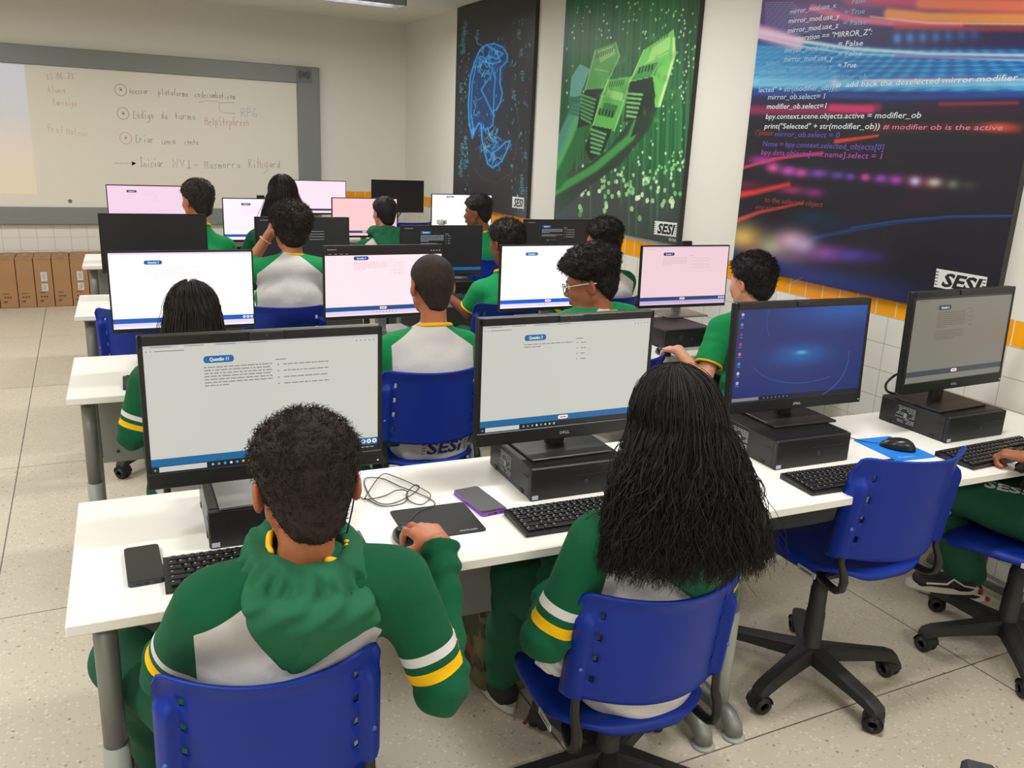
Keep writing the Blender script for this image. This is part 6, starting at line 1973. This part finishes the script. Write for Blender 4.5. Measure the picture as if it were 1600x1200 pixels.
# boy in front, seen from behind
person('nearest boy with wavy dark hair and a green hoodie, using a mouse',
    dict(pel=(.262, 1.545, .425), ab=(.265, 1.520, .55), ch=(.285, 1.495, .685), nk=(.316, 1.482, .848), hd=(.325, 1.482, 1.034), shL=(.140, 1.475, .822), shR=(.497, 1.440, .822),
         elL=(.075, 1.585, .645), wrL=(.290, 1.700, .780), elR=(.568, 1.385, .605), wrR=(.640, 1.590, .800), hipL=(.19, 1.58, .43), hipR=(.345, 1.575, .43),
         knL=(.000, 1.900, .485), knR=(.44, 1.93, .475), anL=(.06, 2.02, .085), anR=(.43, 2.03, .085)),
    (-.02, .22, 0, 1.08), sk1, dict(HOOD, hood=dict(tip=.74, dx=-.040, up=.046, lining=((2.3, 3.5), (5.0, 5.5), (5.9, 6.3)))), dict(kind='short', mat=darkh, side=.008, top=.017, amp=.0060, freq=70, style='low', seed=2, curls=3400, clen=.019, crad=.0038, crw=.0009, h=.004),
    h=.0045, hands={'R': dict(fwd=(-.10, 1, .06), up=(-.10, .0, 1), curl=(.62, .58, .66, .74), thumb=.75, s=1.03, fine=.0024, fine_from=.35), 'L': dict(curl=(.5, .5, .5, .5))}, extras=dict(earphone=True))
# girl with long hair in front
person('girl with long wavy black hair in a green hoodie, at the question 3 monitor',
    dict(pel=(1.150, 1.520, .425), ab=(1.150, 1.508, .545), ch=(1.142, 1.465, .675), nk=(1.138, 1.455, .835), hd=(1.148, 1.475, 1.062), shL=(.968, 1.475, .800), shR=(1.305, 1.420, .798),
         elL=(.872, 1.500, .570), wrL=(.995, 1.690, .640), elR=(1.375, 1.520, .590), wrR=(1.265, 1.700, .640), hipL=(1.065, 1.55, .43), hipR=(1.235, 1.54, .43),
         knL=(1.02, 1.94, .475), knR=(1.27, 1.93, .475), anL=(1.03, 2.02, .085), anR=(1.26, 2.02, .085)),
    (-.05, .15, 0, 1.03), sk2, dict(HOOD, hood=dict(tip=.72, dx=.050, lining=((4.2, 5.6),))), dict(kind='long', mat=blackh, low=(1.150, 1.385, .800), w=.196, d=.105, n=3800, seed=3, puff=.8, wave=.0125, rw=.0012, m=34, fly=220, h=.005),
    h=.005, hands={'L': {}, 'R': {}}, extras=dict(bunch=(.935, 1.555, .475)))
# person at the right edge: forearm, trousers and sneaker in view
J3 = seated(2.88, 1.56, .25, .445, 1.0)
J3.update(pel=(2.93, 1.48, .53), hipL=(2.79, 1.46, .53), hipR=(3.0, 1.56, .52), knL=(2.640, 1.845, .555), knR=(2.86, 1.95, .54), anL=(2.790, 1.800, .210), anR=(3.00, 1.90, .085), toeL=(2.68, 1.88, .1), toeR=(2.9, 2.0, .08),
    shL=(2.80, 1.42, .93), elL=(2.640, 1.350, .620), wrL=(2.548, 1.505, .795), shR=(3.07, 1.52, .93), elR=(3.10, 1.60, .70), wrR=(2.98, 1.66, .640))
person('person at the right edge with a black scrunchie, green trousers and black sneakers', J3, (.2, .15, 0, 1.0), sk4, TEEG, dict(kind='short', mat=blackh, side=.01, top=.02, amp=.004, freq=90), h=.0065,
    hands={'L': dict(fwd=(-.10, 1, -.10), up=(0, .1, 1), fine=.003, fine_from=.6, curl=(1.15, 1.15, 1.2, 1.2), s=.85), 'R': {}}, shoe_rgb=(24, 20, 20),
    extras=dict(scrunchie='L', sneaker=True, trouser_print=dict(at=(2.655, 1.690, .66), dx=(.42, -.91, 0), dy=(.8, .6, 0), w=.125, h=.036, ray=(0, 0, -1.0))))
# second row ---------------------------------------------------
J = seated(.300, 3.030, 0, .44, .93); J.update(elL=(.088, 3.02, .655), wrL=(.16, 3.26, .775))
person('girl with long dark hair in a green hoodie behind the nearest left monitor', J, (0, .2, 0, .98), sk2, dict(HOOD, hood=None), dict(kind='long', mat=softh, low=(.285, 2.955, .78), w=.125, d=.07, n=1000, seed=8, wave=.004, rw=.0014, h=.007, m=20), h=.0085, hands={'L': {}, 'R': {}})
J = seated(1.185, 3.130, -.03, .44, 1.0); J['hd'] = A_(1.206, 3.150, 1.103); J['nk'] = A_(1.208, 3.12, .932)
person('boy with cropped hair in a white shirt with green shoulders, facing question 4', J, (.08, .05, 0, 1.05), sk1, dict(TEE, print=dict(s='SESI', h=-.165, x=.02, w=.15, size=.048, rgb=(34, 44, 120))), dict(kind='short', mat=buzz, side=.0035, top=.006, amp=.0006, freq=60, style='low', h=.005, curls=2500, clen=.005, crad=.001, crw=.0009), h=.007, hands={'L': {}, 'R': {}})
J = seated(1.910, 3.060, .12, .44, 1.04); J['hd'] = A_(1.888, 3.050, 1.108); J['nk'] = A_(1.925, 3.02, .968); J['shL'] = A_(1.760, 3.04, .935); J['shR'] = A_(2.09, 3.04, .945)
person('boy with curly black hair and glasses looking down to the left', J, (.85, .25, 0, 1.12), sk4, TEE, dict(kind='curly', mat=blackh, side=.005, top=.040, amp=.009, freq=110, style='top', seed=4, curls=2600, clen=.016, crad=.006, crw=.0016, h=.005), h=.006, hands={'L': {}, 'R': {}}, extras=dict(glasses=True))
J = seated(2.680, 2.960, .1, .44, 1.0); J.update(hd=A_(2.680, 2.965, 1.100), nk=A_(2.672, 2.95, .945), shL=A_(2.505, 2.935, .905), elL=A_(2.385, 2.865, .690), wrL=A_(2.362, 3.035, .790))
person('boy with dark hair in a green shirt reaching for a mouse, beside the tiled wall', J, (.22, .12, 0, 1.03), sk5, TEEG, dict(kind='short', mat=blackh, side=.012, top=.022, amp=.004, freq=70, style='mid', seed=6, curls=1800, clen=.022, crad=.004, crw=.0015), h=.007,
    hands={'L': dict(fwd=(.06, 1, -.15), up=(0, .1, 1), fine=.003, fine_from=.6, curl=(.7, .7, .75, .8)), 'R': {}})
make_mouse('black mouse under the hand of the boy by the wall', (2.378, 3.165, ZD), -.1)
# third row ---------------------------------------------------
J = seated(.915, 4.450, -.10, .445, 1.14); J.update(hd=A_(.940, 4.480, 1.180), nk=A_(.935, 4.44, 1.030), shL=A_(.765, 4.42, .985), shR=A_(1.110, 4.40, .98), elL=A_(.735, 4.580, .985), wrL=A_(.842, 4.560, 1.148), elR=A_(1.24, 4.46, .76), wrR=A_(1.215, 4.66, .79))
person('boy with thick dark hair in a white shirt resting his cheek on his hand', J, (0, .05, .04, 1.06), sk1, TEE, dict(kind='curly', mat=darkh, side=.014, top=.030, amp=.008, freq=75, style='mid', seed=9, curls=2000, clen=.022, crad=.005, crw=.0017), h=.007,
    hands={'L': dict(fwd=(.35, .05, 1), up=(-1, 0, .3), fine=.0035, fine_from=.6, curl=(.6, .7, .7, .7)), 'R': {}}, extras=dict(bracelet='L'))
J = seated(2.085, 4.280, 0, .445, 1.0); J.update(hd=A_(2.098, 4.32, 1.118), nk=A_(2.090, 4.28, .95), elL=A_(1.885, 4.33, .735), wrL=A_(1.86, 4.56, .78))
person('boy with brown skin in a plain green shirt behind the question 3 monitor', J, (.30, .15, 0, 1.05), sk3, TEEG, dict(kind='short', mat=blackh, side=.010, top=.020, amp=.005, freq=60, style='mid', seed=12, curls=1500, clen=.02, crw=.0018), h=.008, hands={'L': {}, 'R': {}})
J = seated(2.730, 4.290, .1, .445, 1.05); J.update(hd=A_(2.730, 4.31, 1.120), nk=A_(2.738, 4.27, .955))
person('boy with black curly hair in a dark green top near the wall, third row', J, (.55, .15, 0, 1.05), sk1, dict(HOOD, hood=None, collar=True), dict(kind='curly', mat=blackh, side=.008, top=.028, amp=.007, freq=90, style='mid', seed=13, curls=1500, clen=.02, crad=.005, crw=.0019), h=.008, hands={'L': {}, 'R': {}})
# fourth row --------------------------------------------------
J = seated(.660, 6.090, .05, .445, 1.10); J.update(hd=A_(.672, 6.13, 1.200), nk=A_(.672, 6.09, 1.03))
person('boy with short dark hair in a green shirt at the pale pink far left monitor', J, (.55, .05, 0, 1.12), sk1, TEEG, dict(kind='short', mat=darkh, side=.010, top=.020, amp=.003, freq=70, style='low', h=.007, curls=1300, clen=.014, crw=.0018), h=.010, hands={'L': {}, 'R': {}})
J = seated(1.235, 6.110, 0, .445, 1.22)
J.update(hd=A_(1.236, 6.14, 1.245))
person('girl with long straight dark hair in the fourth row', J, (0, .1, 0, 1.08), sk2, dict(HOOD, hood=None), dict(kind='long', mat=softh, low=(1.215, 6.06, .98), w=.165, d=.07, n=700, seed=15, wave=.004, rw=.002, h=.009, m=16, fly=40), h=.010, hands={'L': {}, 'R': {}})
J = seated(1.950, 6.060, 0, .445, 1.03)
J.update(hd=A_(1.958, 6.10, 1.128), nk=A_(1.955, 6.08, .965))
person('boy with black hair in a hoodie showing its yellow hood lining', J, (.25, .05, 0, .96), sk2, dict(HOOD, hood=dict(tip=.62, dx=-.02, lining=((3.6, 6.0),))), dict(kind='short', mat=blackh, side=.010, top=.016, amp=.002, freq=60, style='low', h=.007, curls=700, clen=.012, crw=.0016), h=.009, hands={'L': {}, 'R': {}})
J = seated(2.720, 5.960, 0, .445, 1.08); J.update(hd=A_(2.668, 6.01, 1.140), nk=A_(2.730, 5.99, .985))
person('boy with brown skin and faded black hair in a green and white shirt, fourth row', J, (.80, .05, 0, 1.06), sk3, TEEY, dict(kind='curly', mat=blackh, side=.003, top=.026, amp=.004, freq=80, style='top', h=.006, curls=900, clen=.012, crw=.0016), h=.009, hands={'L': {}, 'R': {}})
# ------------------------------------------------------------------ backpack on the floor under the nearest desk
def camo():
    t = NT('camouflage'); t.coords()
    c = t.mix(t.math('GREATER_THAN', t.noise(11, 2), .52), (96, 88, 58), (58, 62, 42))
    c = t.mix(t.math('GREATER_THAN', t.noise(7.5, 2, rough=.4), .56), c, (112, 76, 52))
    c = t.mix(t.math('GREATER_THAN', t.noise(14.5, 1), .62), c, (34, 30, 26))
    t.L(c, t.b.inputs['Base Color']); t.b.inputs['Roughness'].default_value = .8
    t.bump(t.noise(30, 3), .4, .01)
    return t.m
cmo = camo()
bpk = thing('backpack', 'brown and green camouflage backpack on the floor under the nearest desk', 'backpack', (1.16, 2.20, 0), .1)
def bpf(p):
    q = np.abs(p-A_(0, 0, .17))-A_(.155, .10, .115)
    d = np.linalg.norm(np.maximum(q, 0), axis=1)+np.minimum(q.max(1), 0)-.045
    q2 = np.abs(p-A_(-.01, -.12, .12))-A_(.10, .035, .065)
    d2 = np.linalg.norm(np.maximum(q2, 0), axis=1)+np.minimum(q2.max(1), 0)-.03
    return smax(smin(d, d2, .02)-.010*nz3(p, 19, 3)-.005*nz3(p, 45, 1), .004-p[:, 2], .01)
P_, F_ = mesh_field(bpf, (-.28, -.27, -.02), (.28, .22, .40), .007)
link('bag', np_mesh('bag', P_, F_, [cmo]), bpk)
strap_m = mat('strap_black', (24, 22, 22), .8)
MB().tube([(-.12, -.14, .30), (-.19, -.15, .24), (-.20, -.15, .12), (-.16, -.16, .03)], .006, strap_m, 8, flat=2.2).build('shoulder_strap', bpk)
MB().tube([(-.17, -.12, .31), (-.02, -.155, .325), (.15, -.13, .31)], .004, mat('zip_black', (16, 15, 14), .5), 6).build('zip', bpk)
MB().tube([(-.05, -.05, .325), (-.02, -.05, .36), (.04, -.05, .36), (.07, -.05, .325)], .007, strap_m, 8).build('handle', bpk)
MB().tube([(-.06, -.22, .03), (-.10, -.27, .016), (-.15, -.30, .014)], .0065, mat('pull_brown', (104, 58, 42), .7), 8).build('zip_pull', bpk)
# ------------------------------------------------------------------ small things on the desks
pp = mat('paper_white', (232, 232, 228), .7)
t = thing('paper_sheet', 'white sheet with scribbles on the third row desk beside a keyboard', 'paper', (2.16, 4.93, ZD), .2)
MB().box((0, 0, .0008), (.13, .16, .0012), pp).build('sheet', t)
b = MB()
for k in range(4):
    b.tube([(-.04+.02*math.sin(k*2), -.06+.03*k, .0018), (-.01, -.05+.03*k, .0018), (.02, -.065+.03*k, .0018), (.045, -.05+.03*k, .0018)], .0012, mat('pen_dark', (40, 40, 44)), 4)
b.build('scribble', t)
t = thing('webcam', 'small pale webcam sitting on top of the dark question 6 screen', 'webcam', (1.962, 4.962, 1.1605), 0)
b = MB(); b.box((0, 0, .018), (.060, .028, .030), mat('webcam_pale', (186, 184, 170), .5), bev=.004); b.box((0, .006, .002), (.03, .03, .004), mat('webcam_pale', (186, 184, 170), .5)); b.build('camera_body', t)
MB().lathe((.01, -.014, .018), [(.007, 0), (.006, -.003), (.001, -.004)], mat('lens', (60, 60, 70), .1), 12, 'y').build('lens', t)
# seat with an armrest just below the lower edge of the picture
t = thing('armchair', 'black padded armrest of a chair poking in at the lower right edge', 'chair', (1.15, .50, 0), -.0)
arm_m = mat('armrest_black', (34, 34, 36), .6, bump=.1, bscale=200)
b = MB()
a0, a1 = Vector((.02, .10, .645)), Vector((.192, .268, .640))
dv = (a1-a0).normalized(); yaw_ = math.atan2(dv.y, dv.x)
b.box(tuple((a0+a1)/2+Vector((-.05, -.05, 0))), (.34, .055, .030), arm_m, R=Matrix.Rotation(yaw_, 3, 'Z'), bev=.007)
b.build('armrest_pad', t)
b = MB(); b.tube([(.02, .08, .63), (.03, .02, .55), (.02, -.10, .42), (-.10, -.15, .40)], .014, arm_m, 10); b.build('armrest_support', t)
b = MB(); b.box((-.16, -.12, .43), (.40, .40, .05), arm_m, bev=.015); b.build('seat', t)
b = MB(); b.tube([(-.16, -.12, .41), (-.16, -.12, .02)], .03, arm_m, 12)
for k in range(5):
    an = 2*math.pi*k/5+.3
    b.tube([(-.16, -.12, .06), (-.16+.25*math.cos(an), -.12+.25*math.sin(an), .02)], [.025, .015], arm_m, 8)
b.build('base', t)
for o in list(bpy.data.meshes):
    if o.users == 0: bpy.data.meshes.remove(o)
